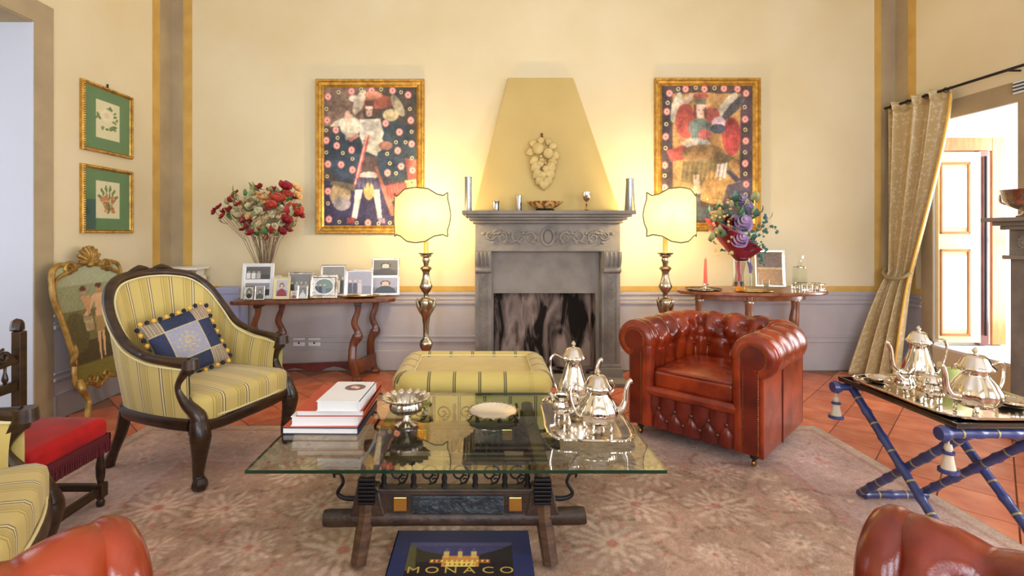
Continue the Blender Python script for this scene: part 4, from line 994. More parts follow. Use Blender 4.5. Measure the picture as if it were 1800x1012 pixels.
def lyre(x, y, sy):
    c = [(0.0, 0.0, 0.03), (-0.02, 0, 0.08), (-0.045, 0, 0.2), (-0.04, 0, 0.34), (0.0, 0, 0.42), (0.0, 0, 0.47), (-0.03, 0, 0.55), (0.0, 0, 0.65), (0.005, 0, 0.71)]
    g = tube(cr([(x + a, y + sy * (0.03 if z < 0.3 else 0.0), z) for a, _, z in c], 5), [0.03, 0.034, 0.04, 0.036, 0.05, 0.03, 0.03, 0.026, 0.032], 8, flat=0.62, up=(1, 0, 0))
    g.add(ball((x + 0.03, y, 0.43), 0.022, 8, 6)); return g
for x in (0.23, CL - 0.35):
    for y, sy in ((0.07, -1), (CD - 0.07, 1)):
        obj('leg', lyre(x + (0.15 if sy > 0 else 0), y, sy), M['wood'], CT)
    obj('foot_board', slab([(x - 0.035, 0.05), (x + 0.01, 0.05), (x + 0.16, CD - 0.05), (x + 0.115, CD - 0.05)], 0.07, 0.20), M['wood'], CT, smooth=False, bevel=0.006)
    for y, dx in ((0.05, 0), (CD - 0.05, 0.15)): obj('foot', rbox(0.09, 0.06, 0.045, 0.015).mv(x + dx, y, 0.0225), M['wood'], CT)
pts = [(0.2, 0.10), (0.2, 0.16), (CL - 0.36, 0.16), (CL - 0.36, 0.10)] + [(CL - 0.4 - k * 0.06, 0.095 - 0.025 * math.cos(k * 1.05)) for k in range(12)]
obj('stretcher', prism(pts, CD / 2 - 0.015, CD / 2 + 0.015), pm('dark_red_stretcher', (96, 40, 40), 0.4, col2=(70, 26, 30), vscale=12, coat=0.3), CT, ang=30)

# ------------------------------------------------------------------ oval side table (right)
RTX, RTY, RTZ = 2.55, 4.87, 0.86
rt = thing('oval_table', 'honey walnut oval side table bearing the bouquet and decanter', 'side table', (RTX, RTY, 0))
def oval(a, b, n=56): return [(a * math.cos(2 * PI * k / n), b * math.sin(2 * PI * k / n)) for k in range(n)]
obj('tabletop', slab(oval(0.70, 0.325), RTZ - 0.035, RTZ), M['wood2'], rt, ang=30, bevel=0.010)
obj('apron', slab(oval(0.50, 0.20), RTZ - 0.09, RTZ - 0.035), M['wood2'], rt, ang=30, bevel=0.004)
for x, y in ((-0.50, 0.0), (-0.12, -0.18), (0.40, -0.02), (0.48, 0.10)):
    obj('leg', tube(cr([(x, y, RTZ - 0.035), (x, y, 0.68), (x * 0.97, y, 0.55), (x, y, 0.35), (x * 1.05, y, 0.0)], 5), [0.036, 0.034, 0.045, 0.028, 0.022], 10, flat=0.8), M['wood2'], rt)
    obj('leg_collar', lathe([(0.03, -0.012), (0.045, -0.008), (0.045, 0.008), (0.03, 0.012)], 14).mv(x, y, RTZ - 0.10), M['silver2'], bpy.data.objects[[o.name for o in rt.children if o.name.startswith('leg')][-1]])

# ------------------------------------------------------------------ butler tray table (blue bamboo)
bt = thing('folding_tray_stand', 'blue lacquered bamboo folding stand with tassels under the silver tray', 'tray stand', (2.12, 2.37, 0.0))
def bto(name, g, mat, parent=bt, **kw): return obj(name, g.mv(-2.12, -2.37, 0), mat, parent, **kw)
def bamboo(a, b, r=0.019):
    a = Vector(a); b = Vector(b); n = max(3, int((b - a).length / 0.012)); L_ = (b - a).length; P = []; rr_ = []
    for k in range(n + 1):
        t = k / n; P.append(a + (b - a) * t); q = (t * L_ / 0.14) % 1.0; rr_.append(r * (1.0 + 0.22 * math.exp(-((min(q, 1 - q)) * 0.14 / 0.012) ** 2)))
    return tube(P, rr_, 10)
def bands(a, b, r=0.0205):
    a = Vector(a); b = Vector(b); L_ = (b - a).length; u = (b - a) / L_; g = []; s = 0.07
    while s < L_ - 0.03: p = a + u * s; g.append(tube([p - u * 0.004, p + u * 0.004], r, 10)); s += 0.14
    return g
TYn, TYf, TTZ = 2.06, 2.687, 0.58
for nm, a, b in (('leg', (1.93, TYf, TTZ), (1.93, 2.05, 0.037)), ('leg', (2.30, TYf, TTZ), (2.30, 2.05, 0.037)), ('leg', (1.955, TYn, TTZ), (1.955, 2.66, 0.037)), ('leg', (2.275, TYn, TTZ), (2.275, 2.66, 0.037)),
                 ('top_rail', (1.85, TYf, TTZ), (2.40, TYf, TTZ)), ('top_rail', (1.85, TYn, TTZ), (2.40, TYn, TTZ)), ('foot_rail', (1.955, 2.63, 0.045), (2.275, 2.63, 0.045)), ('foot_rail', (1.93, 2.075, 0.045), (2.30, 2.075, 0.045))):
    p = bto(nm, bamboo(a, b), M['blue']); [bto('gilt_band', q, M['gilding'], p) for q in bands(a, b)]
    if nm == 'top_rail':
        for e in (a, b): bto('knob', lathe([(0, -0.022), (0.026, -0.02), (0.034, 0), (0.026, 0.02), (0, 0.022)], 14).ry(R(90)).mv(*e), M['blue'], p)
def tassel(x, y, z):
    t = bto('tassel', lathe([(0.0, -0.02), (0.014, -0.022), (0.018, -0.04), (0.008, -0.055), (0.018, -0.06), (0.022, -0.085), (0.03, -0.12), (0.034, -0.135), (0, -0.135)], 14, 14, 0.15).mv(x, y, z), M['tassel'])
    bto('tassel_cord', tube([(x, y, z), (x, y, z - 0.025)], 0.004, 6), M['tassel'], t); [bto('tassel_band', q.mv(x, y, z), M['blue'], t) for q in (lathe([(0.010, -0.062), (0.022, -0.06), (0.022, -0.05), (0.010, -0.048)], 12), lathe([(0.02, -0.136), (0.036, -0.134), (0.035, -0.12), (0.02, -0.118)], 12))]
tassel(1.85, TYf, TTZ - 0.028); tassel(1.87, TYn, TTZ - 0.022)
[bto('strap', box(x, x + 0.04, TYn, TYf, TTZ + 0.020, TTZ + 0.024), M['black'], smooth=False) for x in (1.98, 2.22)]

# ------------------------------------------------------------------ floor lamps
SHADE = [(0, .93), (.35, .88), (.60, .70), (.78, .66), (.93, .78), (.93, .55), (1.0, .28), (1.04, 0), (1.0, -.28), (.92, -.52), (.93, -.74), (.76, -.67), (.52, -.72), (.27, -.90), (0, -.95)]
def shade_geo(Rc=0.31, hw=0.325, hh=0.262):
    out = SHADE + [(-x, z) for x, z in SHADE[-2:0:-1]]
    n = len(out); dense = []
    for i in range(n):
        a, b = out[i], out[(i + 1) % n]
        for k in range(5): t = k / 5; dense.append((a[0] + (b[0] - a[0]) * t, a[1] + (b[1] - a[1]) * t))
    # light smoothing of the outline but not of the tips
    m = len(dense); g = G(); rings = 12
    def bend(a, z): th = a * hw / Rc; return (Rc * math.sin(th), -Rc * math.cos(th), z * hh)
    for k in range(1, rings + 1):
        for x, z in dense: g.v.append(bend(x * k / rings, z * k / rings))
    g.v.append(bend(0, 0)); c = len(g.v) - 1
    for i in range(m): g.f.append((c, (i + 1) % m, i)); 
    for k in range(rings - 1):
        for i in range(m): j = (i + 1) % m; g.f.append((k * m + i, k * m + j, (k + 1) * m + j, (k + 1) * m + i))
    edge = [bend(x, z) for x, z in dense]
    return g, edge
def shade_mat():
    m, nt, b = newmat('lit_parchment'); nt.nodes.remove(b); out = nt.nodes['Material Output']
    tr = N(nt, 'ShaderNodeBsdfTranslucent'); tr.inputs[0].default_value = L4((250, 232, 180))
    df = N(nt, 'ShaderNodeBsdfDiffuse'); df.inputs[0].default_value = L4((236, 214, 152))
    em = N(nt, 'ShaderNodeEmission'); em.inputs[0].default_value = L4((255, 226, 146)); em.inputs[1].default_value = 0.24
    mx = N(nt, 'ShaderNodeMixShader'); mx.inputs[0].default_value = 0.075; nt.links.new(df.outputs[0], mx.inputs[1]); nt.links.new(tr.outputs[0], mx.inputs[2])
    ad = N(nt, 'ShaderNodeAddShader'); nt.links.new(mx.outputs[0], ad.inputs[0]); nt.links.new(em.outputs[0], ad.inputs[1]); nt.links.new(ad.outputs[0], out.inputs[0]); return m
M['shade'] = shade_mat(); M['trimd'] = pm('dark_shade_trim', (92, 84, 52), 0.6)
LAMP_W = 40.0
def floor_lamp(x, y, label, turn):
    t = thing('floor_lamp', label, 'floor lamp', (x, y, 0), 0, 'silver candlestick floor lamps')
    pr = [(0, 0), (0.13, 0), (0.14, 0.02), (0.12, 0.05), (0.06, 0.07), (0.045, 0.10), (0.06, 0.14), (0.055, 0.19), (0.03, 0.215), (0.026, 0.25), (0.034, 0.275), (0.028, 0.30), (0.05, 0.34), (0.062, 0.375), (0.055, 0.41), (0.03, 0.43), (0.026, 0.45), (0.028, 0.56), (0.034, 0.60), (0.036, 0.63), (0.05, 0.66), (0.062, 0.70), (0.058, 0.74), (0.072, 0.775), (0.06, 0.80), (0.024, 0.82), (0.02, 0.85), (0.045, 0.885), (0.062, 0.92), (0.05, 0.95), (0.034, 1.0), (0.03, 1.05), (0.044, 1.075), (0.056, 1.085), (0.05, 1.10), (0.022, 1.115), (0.026, 1.14), (0.036, 1.165), (0.03, 1.19), (0.055, 1.205), (0.05, 1.215), (0, 1.215)]
    pr = [(r, z * 0.98) for r, z in pr]
    obj('candlestick', lathe(pr, 24, 8, 0.10, (0.3, 1.12)), M['silverd'], t, ang=50)
    for k in range(4):
        a = k * PI / 2 + 0.5; obj('acanthus_leaf', tube(cr([(0.05 * math.cos(a), 0.05 * math.sin(a), 0.66), (0.075 * math.cos(a), 0.075 * math.sin(a), 0.72), (0.088 * math.cos(a), 0.088 * math.sin(a), 0.775), (0.078 * math.cos(a), 0.078 * math.sin(a), 0.79)], 4), [0.012, 0.018, 0.012, 0.006], 8), M['silverd'], t)
    obj('drip_pan', lathe([(0.02, 1.188), (0.06, 1.196), (0.078, 1.21), (0.06, 1.205), (0.02, 1.198)], 24, 8, 0.2), M['silverd'], t)
    obj('candle_tube', lathe([(0.0, 1.19), (0.023, 1.19), (0.023, 1.42), (0, 1.42)], 16), M['wax'], t)
    g, edge = shade_geo()
    sh = obj('lamp_shade', g, M['shade'], t, (0, 0.12, 1.555), (R(0), 0, turn), ang=80)
    obj('shade_trim', tube(edge, 0.0055, 6, closed=True), M['trimd'], sh)
    obj('shade_holder', tube([(0, 0, 1.40), (0, -0.02, 1.50), (0, -0.186, 1.555)], 0.005, 6), M['silverd'], t)
    obj('bulb', ball((0, 0, 1.50), 0.03, 12, 8, (1, 1, 1.0)), pm('lit_bulb', (255, 244, 210), 0.3, emis=(255, 226, 160), estr=6.0), t)
    l = bpy.data.lights.new('lamp_light', 'POINT'); l.energy = LAMP_W; l.color = (1.0, 0.78, 0.42); l.shadow_soft_size = 0.05
    lo = bpy.data.objects.new('lamp_light', l); C.objects.link(lo); lo.parent = t; lo.location = (0, 0.0, 1.575)
    return t
floor_lamp(-0.53, 4.72, 'lit floor lamp with parchment shield shade left of the fireplace', R(-14))
floor_lamp(1.675, 4.72, 'lit floor lamp with parchment shield shade right of the fireplace', R(14))

# ------------------------------------------------------------------ framed pictures
def frame_parts(root, w_, h_, b, depth, mat, steps=True):
    """moulded frame, outer size w x h in local x,z around the root origin, back at y=0, front at y=-depth"""
    def ring(x0, z0, x1, z1, ya, yb):
        o = [(-x0, -z0), (x0, -z0), (x0, z0), (-x0, z0)]; i_ = [(-x1, -z1), (x1, -z1), (x1, z1), (-x1, z1)]
        g = G([(x, ya, z) for x, z in o] + [(x, yb, z) for x, z in i_], [])
        for k in range(4): g.f.append((k, (k + 1) % 4, 4 + (k + 1) % 4, 4 + k))
        return g
    W, H = w_ / 2, h_ / 2; g = G()
    lv = [(0, 0), (0, -depth * 0.7), (b * 0.12, -depth), (b * 0.3, -depth), (b * 0.42, -depth * 0.6), (b * 0.7, -depth * 0.55), (b * 0.8, -depth * 0.75), (b, -depth * 0.4), (b, 0)] if steps else [(0, 0), (0, -depth), (b, -depth), (b, 0)]
    for (a, ya), (c, yb) in zip(lv, lv[1:]): g.add(ring(W - a, H - a, W - c, H - c, ya, yb))
    return obj('frame', g, mat, root, smooth=False)
def rosebud(cv, x, y, r, c1=(226, 140, 130)):
    cv.ell(x, y, r, r * 0.75 / 1.0, c1); cv.ell(x, y, r * 0.62, r * 0.45, (240, 196, 180)); cv.ell(x, y, r * 0.3, r * 0.22, (196, 96, 96))
def ringlet(cv, x, y, r): cv.ell(x, y, r, r * 0.7, (222, 206, 150)); cv.ell(x, y, r * 0.5, r * 0.35, (60, 54, 56))
def angel_left():
    cv = Canvas(200, 292, (70, 58, 52))
    q = lambda X, Y: ((X - 95) / 535, (Y - 105) / 795)
    P = lambda pts, c, a=1: cv.poly([q(*p) for p in pts], c, a)
    E = lambda X, Y, rx, ry, c, rot=0, a=1: cv.ell((X - 95) / 535, (Y - 105) / 795, rx / 535, ry / 795, c, rot, a)
    P([(95, 105), (360, 105), (330, 300), (95, 330)], (124, 100, 84)); P([(360, 105), (630, 105), (630, 330), (450, 300)], (82, 70, 56))
    P([(95, 640), (630, 640), (630, 900), (95, 900)], (56, 48, 76)); E(190, 720, 60, 70, (176, 150, 110)); E(200, 770, 50, 40, (150, 140, 140))
    E(250, 480, 145, 170, (52, 62, 72)); E(500, 480, 130, 180, (54, 64, 70)); E(360, 560, 230, 80, (58, 70, 84))
    P([(140, 640), (280, 660), (270, 700), (130, 660)], (120, 104, 80))
    E(400, 190, 120, 40, (150, 84, 64)); E(300, 190, 28, 75, (222, 200, 172), 0.4); E(520, 210, 26, 70, (206, 186, 150), -0.5); E(480, 265, 45, 35, (206, 186, 140)); E(270, 170, 30, 20, (220, 200, 180)); E(380, 150, 50, 22, (180, 120, 90))
    P([(560, 510), (630, 520), (630, 660), (580, 640)], (170, 92, 78)); P([(430, 670), (560, 650), (590, 730), (470, 760)], (196, 92, 80)); P([(560, 640), (630, 630), (630, 720), (580, 700)], (206, 180, 120))
    E(250, 330, 62, 55, (206, 194, 172)); P([(300, 290), (420, 285), (440, 370), (400, 500), (330, 470), (300, 380)], (216, 206, 186)); E(350, 325, 35, 35, (176, 168, 156)); E(380, 430, 60, 55, (206, 196, 172))
    P([(160, 300), (260, 260), (280, 380), (220, 410), (215, 330), (130, 330)], (196, 184, 160)); E(232, 270, 18, 30, (222, 176, 150)); P([(230, 400), (290, 370), (300, 385), (250, 420)], (198, 130, 116)); E(450, 440, 40, 25, (160, 110, 90))
    E(355, 240, 26, 36, (226, 186, 164)); P([(335, 215), (330, 180), (385, 180), (378, 215)], (92, 62, 50))
    P([(325, 500), (400, 500), (420, 610), (310, 600)], (96, 76, 68)); E(355, 610, 55, 22, (214, 196, 186)); P([(310, 620), (400, 625), (430, 690), (270, 680)], (92, 84, 108))
    P([(275, 690), (320, 690), (300, 780), (285, 860), (255, 850), (270, 770)], (228, 212, 188)); P([(375, 690), (415, 690), (425, 800), (430, 860), (405, 860), (395, 790)], (226, 208, 184)); E(355, 700, 30, 50, (196, 160, 100))
    P([(230, 850), (275, 850), (270, 885), (225, 885)], (150, 66, 66)); P([(405, 850), (445, 855), (450, 885), (415, 880)], (140, 120, 140))
    P([(335, 380), (360, 380), (290, 660), (265, 660)], (206, 96, 84)); P([(340, 380), (348, 380), (280, 660), (272, 660)], (232, 196, 180)); P([(385, 560), (400, 560), (520, 840), (480, 840)], (182, 110, 90))
    E(345, 236, 4, 3, (70, 48, 40)); E(366, 236, 4, 3, (70, 48, 40)); E(357, 258, 8, 3, (186, 96, 88)); E(330, 250, 9, 30, (96, 64, 48)); E(382, 250, 9, 30, (96, 64, 48))
    for k in range(9): cv.line([q(300 + k * 14, 300), q(306 + k * 11, 372)], 0.004, (176, 164, 146), 0.7)
    for k in range(6): cv.line([q(290 + k * 22, 625), q(285 + k * 25, 680)], 0.006, (60, 54, 76), 0.8)
    for k in range(8): cv.line([q(140 + k * 12, 560), q(180 + k * 16, 640)], 0.004, (38, 46, 56), 0.6)
    for k in range(7): cv.line([q(450 + k * 18, 640), q(470 + k * 17, 750)], 0.005, (140, 58, 54), 0.7)
    cv.blur(2).cloud(0.55, (7, 18, 44), 3)
    for X, Y in ((120, 160), (255, 130), (370, 125), (490, 125), (580, 150), (115, 295), (110, 410), (120, 545), (120, 700), (125, 860), (595, 295), (600, 430), (605, 580), (350, 880), (515, 870), (165, 350), (170, 440), (255, 465), (195, 548), (260, 578), (450, 312), (530, 362), (520, 468), (540, 558), (462, 595)): rosebud(cv, *q(X, Y), 0.036)
    for X, Y in ((180, 135), (310, 118), (425, 118), (540, 135), (110, 230), (110, 352), (110, 478), (115, 615), (120, 770), (185, 875), (285, 880), (590, 230), (600, 360), (602, 510), (600, 650), (410, 885), (475, 880), (175, 395), (205, 482), (260, 515), (510, 420), (565, 420), (460, 486), (475, 540), (510, 597)): ringlet(cv, *q(X, Y), 0.02)
    return cv.blur(1).noise(9, 1).noise(7, 3)
def angel_right():
    cv = Canvas(190, 292, (92, 76, 66))
    q = lambda X, Y: ((X - 95) / 535, (Y - 105) / 795)
    P = lambda pts, c, a=1: cv.poly([q(*p) for p in pts], c, a)
    E = lambda X, Y, rx, ry, c, rot=0, a=1: cv.ell((X - 95) / 535, (Y - 105) / 795, rx / 535, ry / 795, c, rot, a)
    # zoom picture 1140..1350 x 120..420 at scale 3.37
    P([(160, 150), (560, 150), (560, 760), (160, 760)], (184, 138, 84)); E(330, 250, 190, 110, (196, 150, 96)); E(430, 700, 160, 90, (190, 146, 88))
    P([(95, 105), (150, 105), (160, 900), (95, 900)], (72, 58, 62)); P([(560, 105), (630, 105), (630, 900), (550, 900)], (78, 62, 68)); P([(480, 680), (630, 640), (630, 900), (420, 900)], (88, 78, 88)); P([(95, 105), (630, 105), (630, 145), (95, 145)], (84, 66, 62))
    E(180, 230, 26, 90, (206, 196, 176), 0.25); E(230, 200, 70, 20, (216, 186, 160), -0.7); E(480, 220, 32, 90, (214, 200, 178), 0.65); E(520, 230, 26, 100, (92, 86, 90), 0.75)
    E(235, 310, 60, 100, (176, 84, 70)); E(390, 280, 45, 50, (176, 92, 80)); E(505, 400, 55, 110, (170, 74, 68)); P([(120, 480), (260, 440), (290, 520), (150, 545)], (178, 82, 70))
    E(325, 250, 32, 48, (230, 192, 170)); P([(290, 180), (358, 180), (358, 215), (290, 215)], (120, 118, 102)); E(325, 165, 45, 16, (176, 92, 74)); P([(285, 215), (298, 215), (300, 300), (280, 290)], (120, 72, 60))
    E(315, 350, 68, 55, (112, 126, 116)); P([(262, 330), (380, 330), (375, 480), (270, 470)], (112, 124, 116)); E(345, 390, 36, 34, (222, 108, 104)); E(430, 320, 42, 34, (222, 190, 196)); E(425, 355, 45, 28, (74, 78, 92))
    E(300, 440, 80, 32, (206, 196, 182)); E(340, 460, 40, 35, (170, 176, 168)); P([(205, 430), (270, 420), (270, 440), (210, 445)], (222, 182, 160))
    E(340, 500, 130, 55, (146, 112, 72)); P([(220, 540), (470, 530), (510, 600), (440, 620), (380, 590), (330, 680), (205, 660)], (126, 108, 70)); P([(420, 480), (520, 520), (480, 560), (400, 540)], (110, 92, 66))
    P([(420, 560), (480, 550), (470, 640), (415, 635)], (230, 206, 200)); P([(470, 600), (500, 595), (560, 650), (530, 665)], (70, 66, 84)); P([(280, 620), (315, 620), (318, 720), (285, 720)], (232, 196, 172)); P([(280, 720), (325, 720), (318, 860), (300, 860)], (86, 82, 92)); E(300, 715, 40, 16, (222, 180, 140))
    P([(250, 800), (400, 810), (380, 880), (250, 890)], (92, 98, 104))
    E(314, 246, 4, 3, (70, 48, 40)); E(337, 246, 4, 3, (70, 48, 40)); E(326, 270, 8, 3, (190, 96, 90)); E(352, 265, 9, 34, (120, 76, 60))
    for k in range(10): cv.line([q(225 + k * 27, 545), q(215 + k * 26, 645)], 0.005, (88, 74, 46), 0.7)
    for k in range(6): cv.line([q(470 + k * 14, 320), q(480 + k * 10, 480)], 0.005, (124, 44, 46), 0.7)
    for k in range(6): cv.line([q(195 + k * 14, 240), q(205 + k * 12, 380)], 0.004, (136, 56, 50), 0.7)
    for k in range(6): cv.line([q(270 + k * 18, 340), q(280 + k * 15, 420)], 0.004, (84, 98, 92), 0.7)
    cv.blur(2).cloud(0.5, (7, 18, 44), 5)
    for X, Y in ((140, 150), (235, 125), (345, 125), (460, 122), (540, 125), (590, 150), (125, 255), (118, 400), (113, 565), (112, 695), (585, 300), (588, 425), (585, 555), (590, 675), (590, 800), (112, 830)): rosebud(cv, *q(X, Y), 0.036)
    for X, Y in ((192, 125), (295, 118), (405, 120), (130, 205), (122, 328), (118, 466), (112, 625), (582, 230), (586, 360), (584, 490), (586, 615), (588, 735)): ringlet(cv, *q(X, Y), 0.022)
    return cv.blur(1).noise(9, 1).noise(7, 3)
def wall_picture(name, label, cx, cz, w_, h_, cv, border):
    t = thing(name, label, 'painting', (cx, YB - 0.003, cz)); frame_parts(t, w_, h_, border, 0.05, M['gold'])
    cv.obj('canvas', w_ - 2 * border + 0.004, h_ - 2 * border + 0.004, M['pic'], t, (0, -0.018, 0))
    obj('inner_fillet', box(-w_ / 2 + border, w_ / 2 - border, -0.022, -0.004, -h_ / 2 + border - 0.003, -h_ / 2 + border + 0.003), M['gold'], t, smooth=False)
    return t
Yw = 5.19
def wx(px): return (px - VPX) / F * Yw
def wz(py): return CAMZ - (py - VPY) / F * Yw
wall_picture('painting', 'gilt-framed painting of a figure with plumed hat and long musket left of the fireplace', wx(650.5), wz(275), wx(746) - wx(555), wz(139) - wz(411), angel_left(), 0.082)
wall_picture('painting', 'gilt-framed painting of a winged figure in green skirt right of the fireplace', wx(1244), wz(271), wx(1337) - wx(1151), wz(137) - wz(405), angel_right(), 0.078)

def botanical(kind):
    cv = Canvas(66, 92, (92, 128, 86)); cv.poly([(0.24, 0.18), (0.76, 0.18), (0.76, 0.80), (0.24, 0.80)], (230, 214, 178))
    rs_ = random.Random(kind)
    if kind == 1:
        for k in range(26):
            a = rs_.uniform(0, 6.28); r = rs_.uniform(0.13, 0.24); cv.ell(0.5 + r * math.cos(a), 0.47 + r * 0.9 * math.sin(a), 0.045, 0.018, rs_.choice([(106, 132, 70), (128, 146, 84), (88, 112, 66)]), rs_.uniform(0, 3))
        for k in range(7): a = k * 0.9; cv.ell(0.47 + 0.07 * math.cos(a), 0.41 + 0.06 * math.sin(a), 0.07, 0.045, (240, 222, 190), a)
        cv.ell(0.47, 0.41, 0.06, 0.045, (232, 206, 168))
    else:
        cv.a[(cv.x < 0.24) & (cv.y > 0.5)] = (58, 92, 88)
        for k in range(6): a = -1.57 + (k - 2.5) * 0.45; cv.line([(0.5, 0.72), (0.5 + 0.22 * math.cos(a), 0.55 + 0.3 * math.sin(a))], 0.012, (96, 112, 60)); cv.ell(0.5 + 0.19 * math.cos(a), 0.55 + 0.24 * math.sin(a), 0.06, 0.02, (112, 128, 72), a)
        for k in range(14): cv.ell(rs_.uniform(0.36, 0.62), rs_.uniform(0.4, 0.7), 0.045, 0.03, rs_.choice([(206, 132, 84), (222, 160, 110), (190, 112, 70)]), rs_.uniform(0, 3))
    return cv.noise(5, 1)
for kind, (z0, z1), lab in ((1, (2.055, 2.615), 'upper gilt-framed green-matted print of a white flower on the left wall'), (2, (1.39, 1.945), 'lower gilt-framed green-matted print of an orange flower on the left wall')):
    t = thing('botanical_print', lab, 'picture', (XL + 0.003, 4.33, (z0 + z1) / 2), R(-90), 'botanical prints on the left wall'); t.rotation_euler = (0, 0, R(90))
    frame_parts(t, 0.58, z1 - z0, 0.032, 0.03, M['gold'])
    botanical(kind).obj('print', 0.52, z1 - z0 - 0.06, M['print'], t, (0, -0.012, 0))
    obj('picture_glass', box(-0.26, 0.26, -0.0175, -0.0165, -(z1 - z0) / 2 + 0.03, (z1 - z0) / 2 - 0.03), M['glass'], t, smooth=False)
    gg = G()
    for k in range(30):
        z = -(z1 - z0) / 2 + 0.012 + k * (z1 - z0 - 0.024) / 29
        for x in (-0.276, 0.276): gg.add(ball((x, -0.031, z), 0.0085, 6, 4))
    for k in range(30):
        x = -0.27 + k * 0.54 / 29
        for z in (-(z1 - z0) / 2 + 0.013, (z1 - z0) / 2 - 0.013): gg.add(ball((x, -0.031, z), 0.0085, 6, 4))
    o = obj('bead_moulding', gg, M['gold'], t); o['kind'] = 'stuff'
    if kind == 1: obj('hanging_hook', tube([(0, -0.008, (z1 - z0) / 2), (0, -0.008, (z1 - z0) / 2 + 0.035)], 0.007, 6), M['iron'], t)

